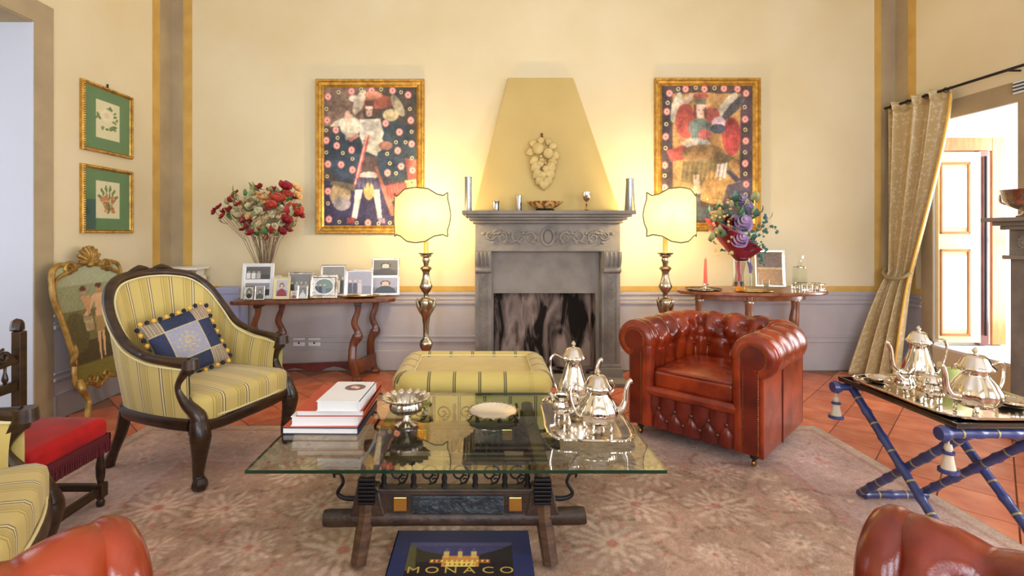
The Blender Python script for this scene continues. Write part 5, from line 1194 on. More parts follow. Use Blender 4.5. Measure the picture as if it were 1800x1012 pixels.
# ------------------------------------------------------------------ gilt painted screen against the left wall
def fire_screen():
    t = thing('gilt_screen', 'gilded rococo screen painted with two draped figures behind the striped armchair', 'screen', (-2.99, 4.0, 0), R(90)); t.rotation_euler = (0, 0, R(90))
    # local x -> world +y (away), local -y -> world +x (into the room)
    half = [(0, 1.17), (0.14, 1.14), (0.25, 1.16), (0.33, 1.12), (0.345, 1.0), (0.335, 0.9), (0.29, 0.76), (0.245, 0.60), (0.215, 0.45), (0.225, 0.34), (0.20, 0.24), (0.10, 0.255), (0.0, 0.20)]
    sm = cr([(x, 0, z) for x, z in half], 5); right = [(p.x, p.z) for p in sm]; out = right + [(-x, z) for x, z in reversed(right[1:-1])]
    lean = Matrix.Rotation(R(-5.5), 4, 'X')
    # painted panel: scan rows between outline borders
    zs = np.linspace(0.215, 1.165, 96); W = 60; rows = []
    zz = [p[1] for p in right]; xx_ = [p[0] for p in right]
    def halfw(z):
        m = 0.02
        for (x1, z1), (x2, z2) in zip(right, right[1:]):
            if min(z1, z2) <= z <= max(z1, z2) and abs(z1 - z2) > 1e-6: m = max(m, x1 + (x2 - x1) * (z - z1) / (z2 - z1))
        return m
    cv = Canvas(W, 96, (120, 112, 66)); cv.a[cv.y < 0.38] = (150, 152, 112); cv.a[cv.y < 0.18] = (168, 172, 136); cv.a[cv.y > 0.62] = (84, 72, 42); cv.a[cv.y > 0.80] = (128, 116, 50)
    cv.ell(0.2, 0.55, 0.2, 0.16, (96, 88, 50)); cv.ell(0.85, 0.5, 0.18, 0.2, (92, 84, 50))
    SK = (222, 178, 130)
    cv.ell(0.62, 0.22, 0.045, 0.035, (196, 144, 100)); cv.ell(0.62, 0.195, 0.05, 0.022, (90, 60, 38)); cv.poly([(0.54, 0.26), (0.72, 0.26), (0.72, 0.42), (0.70, 0.47), (0.55, 0.47), (0.56, 0.38)], SK)
    cv.poly([(0.53, 0.45), (0.74, 0.45), (0.72, 0.58), (0.56, 0.58)], (176, 146, 92)); cv.poly([(0.56, 0.57), (0.63, 0.57), (0.64, 0.80), (0.60, 0.80)], SK); cv.poly([(0.66, 0.57), (0.72, 0.57), (0.74, 0.78), (0.70, 0.78)], SK); cv.line([(0.55, 0.28), (0.42, 0.40), (0.36, 0.44)], 0.03, SK)
    cv.ell(0.40, 0.23, 0.04, 0.03, (196, 140, 100)); cv.ell(0.39, 0.21, 0.05, 0.02, (96, 60, 40)); cv.poly([(0.35, 0.27), (0.48, 0.27), (0.47, 0.42), (0.42, 0.42)], (206, 156, 110)); cv.poly([(0.33, 0.42), (0.50, 0.44), (0.52, 0.56), (0.36, 0.54)], (150, 130, 92))
    for k in range(5): cv.line([(0.34 + k * 0.035, 0.44), (0.37 + k * 0.03, 0.55)], 0.01, (190, 170, 124))
    cv.noise(9, 1)
    g = G(); cols = []
    for r, z in enumerate(sorted(zs, reverse=True)):
        h = halfw(z) - 0.004
        for k in range(W): g.v.append((h * (-1 + 2 * k / (W - 1)), -0.010, z)); cols.append(cv.a[r, k])
    for r in range(95):
        for k in range(W - 1): a = r * W + k; g.f.append((a + W, a + W + 1, a + 1, a))
    pn = obj('painted_panel', g.tf(lean), M['pic'], t, ang=80)
    ca = pn.data.color_attributes.new('Col', 'FLOAT_COLOR', 'POINT'); rgba = np.ones((len(cols), 4), np.float32); rgba[:, :3] = lin(np.clip(np.array(cols), 0, 255)); ca.data.foreach_set('color', rgba.ravel())
    obj('back_board', prism([(x * 0.99, z) for x, z in out], -0.008, 0.006).tf(lean), M['oldwood'], t, ang=30)
    obj('gilt_frame', tube([(x, -0.006, z) for x, z in out], 0.020, 8, closed=True).tf(lean), M['gilt2'], t)
    # shell crest
    for k in range(9):
        a = R(10 + 160 * k / 8); r = 0.125 if k not in (0, 8) else 0.10
        obj('shell_rib', tube(cr([(0, -0.02, 1.155), (0.06 * math.cos(a), -0.035, 1.155 + 0.075 * math.sin(a)), (r * math.cos(a), -0.022, 1.155 + 1.12 * r * math.sin(a))], 5), [0.010, 0.017, 0.014], 8).tf(lean), M['gilt2'], t)
    obj('shell_boss', ball((0, -0.03, 1.15), 0.03, 10, 8, (1, 0.7, 0.8)).tf(lean), M['gilt2'], t)
    for s in (-1, 1):
        obj('scroll', tube([(p[0], -0.016, p[2]) for p in spiral(s * 0.19, 1.125, 0.055, 0.012, R(90 + s * 80), -s * 1.3, 24)], [0.016, 0.012, 0.008], 8).tf(lean), M['gilt2'], t)
        obj('scroll', tube(cr([(s * 0.13, -0.014, 1.12), (s * 0.22, -0.02, 1.10), (s * 0.31, -0.016, 1.06), (s * 0.325, -0.014, 1.0)], 5), [0.018, 0.016, 0.012, 0.006], 8).tf(lean), M['gilt2'], t)
        obj('side_leaf', tube(cr([(s * 0.205, -0.014, 0.56), (s * 0.225, -0.03, 0.50), (s * 0.25, -0.022, 0.44), (s * 0.20, -0.016, 0.40)], 5), [0.010, 0.022, 0.018, 0.006], 8).tf(lean), M['gilt2'], t)
        obj('apron_scroll', tube([(p[0], -0.014, p[2]) for p in spiral(s * 0.07, 0.275, 0.05, 0.010, R(180 if s > 0 else 0), s * 1.2, 22)], [0.012, 0.008], 8).tf(lean), M['gilt2'], t)
        obj('foot', tube(cr([(s * 0.205, 0.0, 0.30), (s * 0.225, -0.03, 0.24), (s * 0.19, -0.05, 0.15), (s * 0.22, -0.07, 0.07), (s * 0.27, -0.10, 0.012)], 6), [0.02, 0.026, 0.02, 0.022, 0.012], 8), M['gilt2'], t)
    return t
fire_screen()

# ------------------------------------------------------------------ curtain, rod, tie-back
cvn = thing('curtain', 'gold damask curtain tied back beside the window recess', 'curtain', (4.05, 4.85, 0))
def cur(u, v):
    # v: 0 top .. 1 bottom ; u across the gathered width
    z = 2.60 * (1 - v) + 0.012; tie = 0.62
    ytop0, ytop1 = 5.15, 4.50
    if v < tie:
        t = v / tie; t2 = t * t * (3 - 2 * t)
        y0, y1 = 5.15 + (5.12 - 5.15) * t2, 4.50 + (4.87 - 4.50) * (t ** 1.25); x = 4.085 - 0.035 * t2
        amp = 0.055 - 0.022 * t2
    else:
        t = (v - tie) / (1 - tie); t2 = t ** 0.8
        y0, y1 = 5.12 - 0.06 * t2, 4.87 - 0.03 * t2; x = 4.05 - 0.18 * t2; amp = 0.033 + 0.05 * t2
    y = y0 + (y1 - y0) * u
    sx = 0.0
    if v >= tie: sx = -(1 - u) * 0.26 * ((v - tie) / (1 - tie)) ** 0.8
    ph = (u + 0.05 * math.sin(u * 7)) * 2 * PI * 3.4
    x = x + sx + amp * math.sin(ph) + 0.012 * math.sin(ph * 2.1 + 3 * v)
    y = y + 0.02 * math.sin(ph * 1.0 + 1.2)
    if v < 0.03: x += 0.0
    return (x - 4.05, y - 4.85, z, u * 1.6, v * 2.6)
obj('drape', gsurf(cur, 110, 60), M['curtain'], cvn, ang=80, solid=0.006)
def heading(u): 
    p = cur(u, 0.0); return p
obj('gathered_heading', gsurf(lambda u, v: (cur(u, 0)[0] + 0.018 * math.sin(u * 2 * PI * 14) * (0.4 + v), cur(u, 0)[1], 2.60 + 0.09 * v - 0.01, u * 1.6, v * 0.1), 120, 4), M['curtain'], cvn, ang=80, solid=0.006)
obj('gold_edging', tube([(p[0] - 0.006, p[1] - 0.008, p[2]) for p in [cur(1.0, k / 50) for k in range(51)]], 0.010, 6), M['pomy'], cvn)
tb_o = obj('tie_back', tube(cr([(0.0, 0.30, 1.05), (-0.075, 0.24, 1.0), (-0.105, 0.12, 0.955), (-0.075, 0.02, 0.965), (-0.02, -0.02, 1.02)], 6), 0.016, 8), M['gilding'], cvn)
rod = thing('curtain_rod', 'thin dark iron curtain rod along the right wall', 'curtain rod', (4.08, 4.2, 2.66))
obj('rod', tube([(0, 1.0, 0), (0, -1.3, 0)], 0.012, 10), M['iron'], rod)
for y in (0.95, -0.2, -1.25): obj('rod_bracket', tube([(0, y, 0), (0.115, y, 0)], 0.008, 6), M['iron'], rod)
for k in range(7): obj('curtain_ring', tube([(0.022 * math.cos(a * PI / 8), 0.92 - k * 0.1, 0.022 * math.sin(a * PI / 8) - 0.006) for a in range(16)], 0.003, 6, closed=True), M['iron'], rod)
vt_ = thing('wall_vent', 'small black and white louvred grille above the window recess', 'vent', (XR - 0.008, 3.99, 2.535))
obj('vent_frame', box(-0.012, 0.006, -0.16, 0.055, -0.05, 0.045), M['outlet'], vt_, smooth=False, bevel=0.003)
for k in range(3): obj('slat', box(-0.024, -0.010, -0.15, 0.045, -0.036 + k * 0.027, -0.026 + k * 0.027), M['black'], vt_, smooth=False)

# ------------------------------------------------------------------ silver on the coffee table
def teapot(label, loc, rz, kind, s=1.0, group='silver pots'):
    t = thing({'tea': 'teapot', 'coffee': 'coffee_pot', 'cream': 'creamer', 'sugar': 'sugar_bowl'}[kind], label, {'tea': 'teapot', 'coffee': 'coffee pot', 'cream': 'creamer', 'sugar': 'sugar bowl'}[kind], loc, rz, group)
    if kind == 'tea':
        body = [(0, .03), (.05, .032), (.078, .05), (.09, .078), (.088, .10), (.07, .135), (.05, .16), (.044, .175), (.05, .185), (.058, .19)]; lid = [(.066, .188), (.068, .196), (.056, .208), (.042, .235), (.03, .248), (0, .252)]; fin = .25; hz = (.185, .07); sp = [(.075, 0, .075), (.115, 0, .085), (.135, 0, .12), (.14, 0, .17), (.152, 0, .205), (.165, 0, .212)]
    elif kind == 'coffee':
        body = [(0, .035), (.045, .037), (.068, .06), (.078, .10), (.074, .135), (.058, .18), (.045, .22), (.038, .25), (.044, .265), (.052, .27)]; lid = [(.062, .268), (.064, .276), (.05, .29), (.038, .315), (.026, .325), (0, .33)]; fin = .328; hz = (.26, .10); sp = [(.068, 0, .10), (.10, 0, .11), (.12, 0, .15), (.125, 0, .21), (.138, 0, .25), (.152, 0, .257)]
    elif kind == 'cream':
        body = [(0, .03), (.03, .032), (.05, .05), (.054, .07), (.046, .095), (.038, .11), (.046, .13)]; lid = None; fin = None; hz = (.12, .05); sp = [(.04, 0, .10), (.06, 0, .125), (.07, 0, .135)]
    else:
        body = [(0, .03), (.035, .032), (.058, .05), (.064, .072), (.056, .098), (.046, .11), (.052, .12)]; lid = [(.056, .118), (.05, .13), (.036, .148), (.02, .155), (0, .156)]; fin = .155; hz = (.115, .055); sp = None
    body = [(r * s, z * s) for r, z in body]
    obj('body', lathe(body, 40, 10, 0.10, (.04 * s, .17 * s)), M['silver'], t, ang=60)
    if lid:
        ld = obj('lid', lathe([(r * s, z * s) for r, z in lid], 40, 12, 0.14, (lid[0][1] * s - .001, lid[2][1] * s + 0.02)), M['silver'], t, ang=60)
        obj('finial', lathe([(.012 * s, 0), (.006 * s, .010 * s), (.013 * s, .022 * s), (.005 * s, .034 * s), (0, .038 * s)], 12).mv(0, 0, (fin - .006) * s), M['silver'], ld)
    if sp: obj('spout', tube(cr([tuple(c * s for c in p) for p in sp], 5), [.024 * s, .017 * s, .013 * s, .011 * s, .010 * s, .013 * s], 10), M['silver'], t)
    rb = max(r for r, z in body) / s
    def hnd(sg):
        a, b = hz; return tube(cr([tuple(c * s for c in p) for p in ((sg * (rb * .55), 0, a), (sg * (rb + .02), 0, a + .03), (sg * (rb + .045), 0, a - .0), (sg * (rb + .035), 0, (a + b) / 2), (sg * (rb + .008), 0, b + .01), (sg * (rb * .85), 0, b))], 5), [.006 * s, .007 * s, .0075 * s, .0065 * s, .006 * s, .008 * s], 8)
    obj('handle', hnd(-1), M['silver'], t)
    if kind == 'sugar': obj('handle', hnd(1), M['silver'], t)
    for k in range(4):
        a = k * PI / 2 + PI / 4; r = rb * .62; c, q = math.cos(a), math.sin(a)
        obj('foot', tube(cr([(r * c * s, r * q * s, .045 * s), (r * 1.15 * c * s, r * 1.15 * q * s, .022 * s), (r * 1.12 * c * s, r * 1.12 * q * s, .006 * s), (r * 1.25 * c * s, r * 1.25 * q * s, .0055 * s)], 4), [.010 * s, .006 * s, .006 * s, .005 * s], 8), M['silver'], t)
    return t
def scallop_tray(name, label, loc, rz, wd, dp, rim=0.022, handles=True, mat='silver', n=120, waves=22):
    t = thing(name, label, 'tray', loc, rz)
    def outl(k, sc_=0.0, wob=0.0):
        a = 2 * PI * k / n; e = 0.36
        c, q = math.cos(a), math.sin(a); x = math.copysign(abs(c) ** e, c) * (wd / 2 - sc_); y = math.copysign(abs(q) ** e, q) * (dp / 2 - sc_)
        w_ = 1 + wob * abs(math.sin(a * waves / 2)); return (x * w_, y * w_)
    g = G(); lv = [(0.05, 0.004, 0.0), (0.04, 0.004, 0.0), (0.022, 0.014, 0.006), (0.0, rim, 0.016)]
    for sc_, z, wob in lv: g.v += [outl(k, sc_, wob) + (z,) for k in range(n)]
    for l in range(len(lv) - 1):
        for k in range(n): a = l * n + k; b = l * n + (k + 1) % n; g.f.append((b, a, a + n, b + n))
    g.f.append(tuple(range(n)))
    obj('tray_plate', g, M[mat], t, ang=60, solid=0.003)
    obj('scalloped_rim', tube([outl(k, 0.0, 0.016) + (rim,) for k in range(n)], 0.006, 6, closed=True), M[mat], t)
    for sx in (-1, 1):
        for sy in (-1, 1): obj('foot', lathe([(0, -0.0), (0.008, 0.0), (0.01, 0.004), (0, 0.006)], 8).mv(sx * wd * .4, sy * dp * .4, -0.003), M[mat], t)
    if handles:
        for s in (-1, 1):
            y = s * dp / 2; obj('handle', tube(cr([(-0.07, y, rim), (-0.06, y + s * 0.035, rim + 0.012), (0, y + s * 0.05, rim + 0.016), (0.06, y + s * 0.035, rim + 0.012), (0.07, y, rim)], 5), 0.006, 8), M[mat], t)
    return t
GZ = TZ + 0.0008
scallop_tray('serving_tray', 'scalloped silver serving tray on the glass coffee table', (0.505, 2.575, GZ + 0.003), R(-3), 0.40, 0.60)
TRZ = GZ + 0.0095
teapot('squat ribbed silver teapot at the front of the coffee table tray', (0.545, 2.44, TRZ), R(12), 'tea', 1.05)
teapot('tall ribbed silver coffee pot at the back of the coffee table tray', (0.475, 2.70, TRZ), R(8), 'coffee', 1.03)
teapot('small silver creamer left of the teapot on the coffee table tray', (0.392, 2.565, TRZ), R(150), 'cream', 0.95)
teapot('silver lidded sugar bowl behind the teapot on the coffee table tray', (0.625, 2.775, TRZ), R(20), 'sugar', 0.9)
# scalloped compote
t = thing('compote_bowl', 'footed silver bowl with scalloped flower rim on the coffee table', 'bowl', (-0.38, 2.52, GZ))
obj('pedestal', lathe([(0, 0), (0.055, 0), (0.058, 0.008), (0.035, 0.018), (0.018, 0.035), (0.016, 0.05), (0.03, 0.058)], 30, 10, 0.1), M['silver'], t)
obj('bowl', lathe([(0, 0.056), (0.05, 0.06), (0.078, 0.078), (0.084, 0.10), (0.076, 0.118), (0.09, 0.13), (0.112, 0.14), (0.09, 0.134), (0.07, 0.118), (0.06, 0.08), (0, 0.068)], 60, 14, 0.10, (0.06, 0.2)), M['silver2'], t, ang=60)
for k in range(16):
    a = 2 * PI * k / 16; obj('petal', ball((0, 0, 0), 0.02, 10, 6, (1.0, 0.9, 0.35)).ry(R(-20)).rz(a).mv(0.104 * math.cos(a), 0.104 * math.sin(a), 0.139), M['silver'], t)
# shell dish
t = thing('shell_dish', 'shallow fluted cream-silver dish in the middle of the coffee table', 'dish', (0.05, 2.66, GZ))
obj('dish', lathe([(0, 0.004), (0.07, 0.004), (0.10, 0.014), (0.128, 0.028), (0.10, 0.018), (0.07, 0.008), (0, 0.007)], 72, 24, 0.09, (0.01, 0.1)), pm('pearl_silver', (240, 228, 206), 0.22, 0.45), t, ang=60)
obj('dish_rim', tube([((0.126 + 0.004 * math.cos(12 * a)) * math.cos(a), (0.126 + 0.004 * math.cos(12 * a)) * math.sin(a), 0.028) for a in [2 * PI * k / 96 for k in range(96)]], 0.004, 6, closed=True), M['silver2'], t)

# ------------------------------------------------------------------ books
def book(name, label, x0, x1, y0, y1, z, h, cover, rz=0.0):
    cx, cy = (x0 + x1) / 2, (y0 + y1) / 2; w_, d_ = x1 - x0, y1 - y0; b = 0.004
    t = thing(name, label, 'book', (cx, cy, z), rz)
    obj('pages', box(-w_ / 2 + b, w_ / 2 - 0.006, -d_ / 2 + 0.005, d_ / 2 - 0.005, b, h - b), M['paper'], t, smooth=False)
    cv = obj('cover', box(-w_ / 2, w_ / 2, -d_ / 2, d_ / 2, 0, b).add(box(-w_ / 2, w_ / 2, -d_ / 2, d_ / 2, h - b, h)).add(box(w_ / 2 - b, w_ / 2, -d_ / 2, d_ / 2, 0, h)), cover, t, smooth=False)
    return t, cv
book('book', 'large white-paged book with dark cover edges at the bottom of the stack', -0.945, -0.585, 2.405, 2.80, GZ, 0.032, M['bookb'], R(-1))[1]
obj('cover_print', box(-.178, .176, -.195, .195, .0321, .0326), M['bookr'], bpy.data.objects['book'], smooth=False)
book('book', 'thick white book second from the bottom of the stack', -0.915, -0.60, 2.425, 2.79, GZ + 0.0325, 0.046, M['bookw'], R(1))
book('book', 'red-covered book under the small white book on the stack', -0.885, -0.565, 2.42, 2.83, GZ + 0.079, 0.030, M['bookr'], R(0))
t, cv_ = book('book', 'small thick white book with an oval portrait on top of the stack', -0.78, -0.575, 2.40, 2.72, GZ + 0.1095, 0.048, M['bookw'], R(-2))
oc = Canvas(40, 40, (238, 236, 236)); oc.ell(0.5, 0.5, 0.48, 0.48, (110, 100, 104)); oc.ell(0.5, 0.5, 0.36, 0.36, (150, 84, 74)); oc.ell(0.42, 0.45, 0.14, 0.2, (222, 190, 170)); oc.ell(0.6, 0.55, 0.12, 0.16, (236, 224, 214))
oc.obj('cover_portrait', 0.105, 0.105, M['print'], t, (0.02, 0.06, 0.0486), flat=True)
sp_ = Canvas(40, 60, (196, 84, 56)).noise(10, 2); sp_.ell(0.5, 0.5, 0.4, 0.3, (120, 80, 76))
# big dark-blue book on the rug
mb = thing('large_book', 'oversized dark blue picture book lying on the rug under the coffee table', 'book', (-0.0915, 2.075, 0.0145))
obj('pages', box(-0.28, 0.284, -0.20, 0.204, 0.004, 0.041), M['paper'], mb, smooth=False)
obj('cover', box(-0.29, 0.29, -0.21, 0.21, 0, 0.004).add(box(-0.29, 0.29, -0.21, 0.21, 0.041, 0.045)).add(box(-0.29, -0.286, -0.21, 0.21, 0, 0.045)), M['navy'], mb, smooth=False)
mc = Canvas(96, 74, (38, 30, 34)); mc.a[mc.y < 0.34] = (66, 62, 108); mc.a[mc.y < 0.08] = (84, 82, 120)
mc.poly([(0, 0.06), (0.16, 0.20), (0.36, 0.28), (0.36, 0.42), (0, 0.42)], (54, 50, 40)); mc.poly([(1, 0.06), (0.88, 0.16), (0.66, 0.28), (0.66, 0.42), (1, 0.42)], (42, 36, 38)); mc.poly([(0, 0.04), (0.07, 0.1), (0.10, 0.6), (0, 0.6)], (92, 84, 52))
mc.poly([(0.22, 0.36), (0.78, 0.36), (0.78, 0.44), (0.22, 0.44)], (150, 84, 44)); mc.poly([(0.33, 0.30), (0.68, 0.30), (0.68, 0.52), (0.33, 0.52)], (206, 140, 66)); mc.poly([(0.36, 0.42), (0.65, 0.42), (0.65, 0.52), (0.36, 0.52)], (240, 206, 100))
for x in (0.37, 0.50, 0.63): mc.poly([(x - 0.022, 0.20), (x + 0.022, 0.20), (x + 0.022, 0.34), (x - 0.022, 0.34)], (216, 178, 104)); mc.poly([(x - 0.026, 0.20), (x, 0.12), (x + 0.026, 0.20)], (90, 92, 120))
for k in range(12): mc.ell(0.24 + k * 0.047, 0.40, 0.009, 0.018, (250, 220, 130))
for k in range(7): mc.ell(0.37 + k * 0.043, 0.47, 0.008, 0.022, (120, 72, 40))
mc.noise(6, 1)
mc.obj('cover_photo', 0.43, 0.31, M['print'], mb, (-0.005, -0.035, 0.0456), flat=True)
def text_mesh(s, size, spacing):
    c = bpy.data.curves.new('letters', 'FONT'); c.body = s; c.size = size; c.space_character = spacing; c.align_x = 'CENTER'; c.align_y = 'CENTER'; c.extrude = 0.0004
    o = bpy.data.objects.new('letters', c); C.objects.link(o); dg = bpy.context.evaluated_depsgraph_get(); me = bpy.data.meshes.new_from_object(o.evaluated_get(dg)); bpy.data.objects.remove(o); return me
for k, chr_ in enumerate('MONACO'):
    me = text_mesh(chr_, 0.062, 1.0); me.materials.clear(); me.materials.append(M['goldfoil']); link('cover_letter', me, mb, (-0.185 + k * 0.0735, -0.062, 0.0464), scale=(1.15, 0.85, 1))

# ------------------------------------------------------------------ tray table set
wt = thing('wooden_tray', 'dark wooden tray base on the blue folding stand', 'tray', (2.165, 2.375, TTZ + 0.0245))
obj('board', box(-0.285, 0.285, -0.34, 0.34, 0, 0.010), M['black'], wt, smooth=False, bevel=0.004)
objs('lip', [box(-0.285, -0.275, -0.34, 0.34, 0.01, 0.024), box(0.275, 0.285, -0.34, 0.34, 0.01, 0.024), box(-0.275, 0.275, -0.34, -0.33, 0.01, 0.024), box(-0.275, 0.275, 0.33, 0.34, 0.01, 0.024)], M['dwood'], wt, smooth=False)
scallop_tray('serving_tray', 'oblong silver tray with chased rim on the blue folding stand', (2.165, 2.375, TTZ + 0.038), 0, 0.55, 0.64, handles=False)
TT = TTZ + 0.0445
teapot('tall silver coffee pot at the back of the blue stand tray', (2.10, 2.47, TT), R(160), 'coffee', 0.88)
teapot('large silver teapot at the front of the blue stand tray', (2.075, 2.16, TT), R(185), 'tea', 1.0)
teapot('small silver creamer at the left of the blue stand tray', (1.985, 2.41, TT), R(200), 'cream', 0.8)
teapot('silver sugar bowl left of the large teapot on the blue stand tray', (2.0, 2.29, TT), R(35), 'sugar', 0.85)
def dish(label, loc, r, mat='silver', ribs=16):
    t = thing('dish', label, 'dish', loc); obj('dish_bowl', lathe([(0, .003), (r * .5, .003), (r * .8, .012), (r, .024), (r * .8, .016), (r * .5, .007), (0, .006)], 48, ribs, 0.08, (.01, .1)), M[mat], t, ang=60)
    obj('rim', tube([(r * math.cos(2 * PI * k / 40), r * math.sin(2 * PI * k / 40), .024) for k in range(40)], .003, 6, closed=True), M[mat], t); return t
dish('small ribbed silver dish at the far corner of the blue stand tray', (2.03, 2.63, TT), 0.055)
dish('round silver dish at the right of the blue stand tray', (2.33, 2.26, TT), 0.075)
fr_ = thing('green_fruit', 'pale green fruit behind the teapot on the blue stand tray', 'fruit', (2.285, 2.50, TT))
obj('flesh', lathe([(0, .004), (.025, 0), (.05, .02), (.058, .05), (.05, .085), (.026, .104), (.010, .098), (0, .092)], 20), M['pear'], fr_)
obj('stalk', tube([(0, 0, .09), (.004, 0, .118)], .0025, 6), M['stem'], fr_)

# ------------------------------------------------------------------ mantelpiece pieces
MY = 4.79; MZ = 1.6005
def mx_(px): return (px - VPX) / F * MY
def cup(name, label, px, prof, mat, cat, y=MY, group=None):
    t = thing(name, label, cat, ((px - VPX) / F * y, y, MZ), 0, group); obj('cup_body', lathe(prof, 24), M[mat], t, ang=50)
    rz_ = max(z for r, z in prof); rr_ = [r for r, z in prof if abs(z - rz_) < 1e-6][0]
    if rr_ > 0.005: obj('cup_rim', tube([(rr_ * math.cos(2 * PI * k / 24), rr_ * math.sin(2 * PI * k / 24), rz_) for k in range(24)], .0025, 6, closed=True), M[mat], t)
    return t
def wall_(pr, th=0.003):
    return [(0, pr[0][1])] + pr + [(max(r - th, 0.001), z - (0 if i == 0 else 0.0)) for i, (r, z) in enumerate(reversed(pr))][:-1] + [(0, pr[0][1] + 0.006)]
cup('tall_vase', 'tall straight pewter cylinder at the left end of the mantelpiece', 823, wall_([(.036, 0), (.035, .01), (.033, .03), (.032, .29), (.034, .315)]), 'pewter', 'vase')
cup('cup', 'short pewter beaker second from left on the mantelpiece', 872, wall_([(.03, 0), (.028, .01), (.029, .08), (.032, .09)]), 'pewter', 'cup')
cup('cup', 'medium pewter beaker left of the wooden bowl on the mantelpiece', 912, wall_([(.028, 0), (.026, .01), (.026, .13), (.028, .145)]), 'pewter', 'cup')
t = thing('wooden_bowl', 'wide patterned brown wooden bowl in the middle of the mantelpiece', 'bowl', (mx_(958), MY, MZ))
obj('bowl', lathe([(0, .018), (.07, .018), (.11, .035), (.15, .065), (.175, .088), (.165, .088), (.14, .068), (.10, .04), (0, .026)], 36).sc(1, .62, 1), pm('patterned_wood', (120, 74, 40), 0.4, col2=(206, 160, 96), vscale=26, contrast=(0.45, 0.55)), t)
obj('foot_ring', lathe([(0, 0), (.085, 0), (.09, .01), (.075, .02), (0, .02)], 28).sc(1, .62, 1), M['black'], t)
t = thing('goblet', 'small silver stemmed goblet near the right end of the mantelpiece', 'goblet', (mx_(1031), MY, MZ))
obj('bowl', lathe(wall_([(.006, .085), (.026, .10), (.036, .125), (.038, .175)], .002), 24), M['silver'], t); obj('stem', lathe([(0, 0), (.03, 0), (.028, .006), (.008, .014), (.006, .045), (.010, .055), (.006, .065), (.007, .09), (0, .09)], 18), pm('copper_stem', (170, 110, 70), 0.3, 1.0), t)
cup('tall_vase', 'tall tapering pewter vase at the right end of the mantelpiece', 1107, wall_([(.052, 0), (.05, .012), (.046, .05), (.034, .27), (.036, .30)]), 'pewter', 'vase')
# plaster fruit relief on the hood
zc_ = 2.06; slope = (hd1 - hd0) / (2.96 - 1.60)
rl_ = thing('plaster_relief', 'ivory plaster swag of fruit and leaves hung on the fireplace hood', 'ornament', (0.577, hd0 + slope * (zc_ - 1.6) - 0.004, zc_))
def leaf_geo(L_, W_, curl=0.15, n=6):
    def fn(u, v):
        w_ = W_ * math.sin(PI * min(1, u * 0.94 + 0.03)) ** 0.8 * (v - 0.5) * 2; return (w_, -curl * L_ * math.sin(PI * u) - 0.1 * abs(w_), L_ * u)
    return gsurf(fn, n, 4)
tilt = math.atan(slope); rl_.scale = (1.12, 1.0, 1.2)
for x, z, r in ((-0.042, .125, .050), (.045, .085, .044)): obj('fruit', ball((x, -.035, z), r, 16, 12, (1, .8, 1)).rx(-tilt), M['ivory'], rl_)
LV = [(-.05, .15, .075, .03, 60), (.055, .13, .08, .03, -60), (-.01, .17, .06, .028, 10), (.04, .16, .065, .028, -25), (-.07, .10, .075, .03, 95), (.07, .07, .075, .03, -95),
      (-.03, .04, .09, .034, 110), (.04, .03, .09, .034, -110), (-.02, .0, .10, .038, 122), (.025, .0, .10, .038, -122), (-.015, -.05, .10, .038, 135), (.02, -.05, .10, .038, -135), (-.01, -.10, .09, .036, 148), (.015, -.10, .09, .036, -148), (.002, -.12, .10, .042, 180),
      (-.01, .03, .07, .028, 160), (.012, -.01, .07, .028, -165), (0, -.06, .07, .03, 175)]
for k, (x, z, L_, W_, a) in enumerate(LV):
    obj('leaf', leaf_geo(L_, W_, 0.30).ry(R(-a)).mv(x, -.010 - .0012 * k, z).rx(-tilt), M['ivory'], rl_, solid=0.005, ang=60)
for k in range(7): obj('berry', ball((rnd.uniform(-.035, .04), -.045, rnd.uniform(.0, .06)), .012, 10, 6).rx(-tilt), M['ivory'], rl_)
obj('ribbon_hook', tube([(0, -.006, .19), (-.004, -.008, .265)], .010, 8).rx(-tilt), pm('brown_ribbon', (116, 50, 24), .6), rl_)

# ------------------------------------------------------------------ console: photo frames
def photo(seed, kind='portrait'):
    rs_ = random.Random(seed); bw = rs_.random() < 0.45
    def c(*v):
        if bw: m = sum(v) / 3; return (m, m * .98, m * .96)
        return v
    cv = Canvas(30, 40, c(*rs_.choice([(120, 140, 130), (150, 150, 170), (90, 100, 110), (190, 186, 180)])))
    cv.a[cv.y > 0.62] *= 0.8
    if kind == 'portrait':
        cv.ell(.5, .36, .2, .17, c(70, 52, 44)); cv.ell(.5, .40, .15, .14, c(222, 180, 160)); cv.ell(.5, .95, .42, .42, c(*rs_.choice([(60, 60, 90), (150, 60, 70), (220, 214, 206), (50, 56, 60)])))
        cv.ell(.44, .39, .02, .015, c(50, 40, 36)); cv.ell(.56, .39, .02, .015, c(50, 40, 36)); cv.ell(.5, .47, .04, .012, c(180, 90, 90))
    else:
        for k in range(rs_.randint(3, 5)):
            x = .12 + k * .2; cv.ell(x, .42, .06, .05, c(214, 176, 156)); cv.poly([(x - .09, .5), (x + .09, .5), (x + .07, .96), (x - .07, .96)], c(*rs_.choice([(236, 232, 230), (70, 70, 84), (190, 180, 190), (120, 130, 150)])))
    return cv.noise(6, 1)
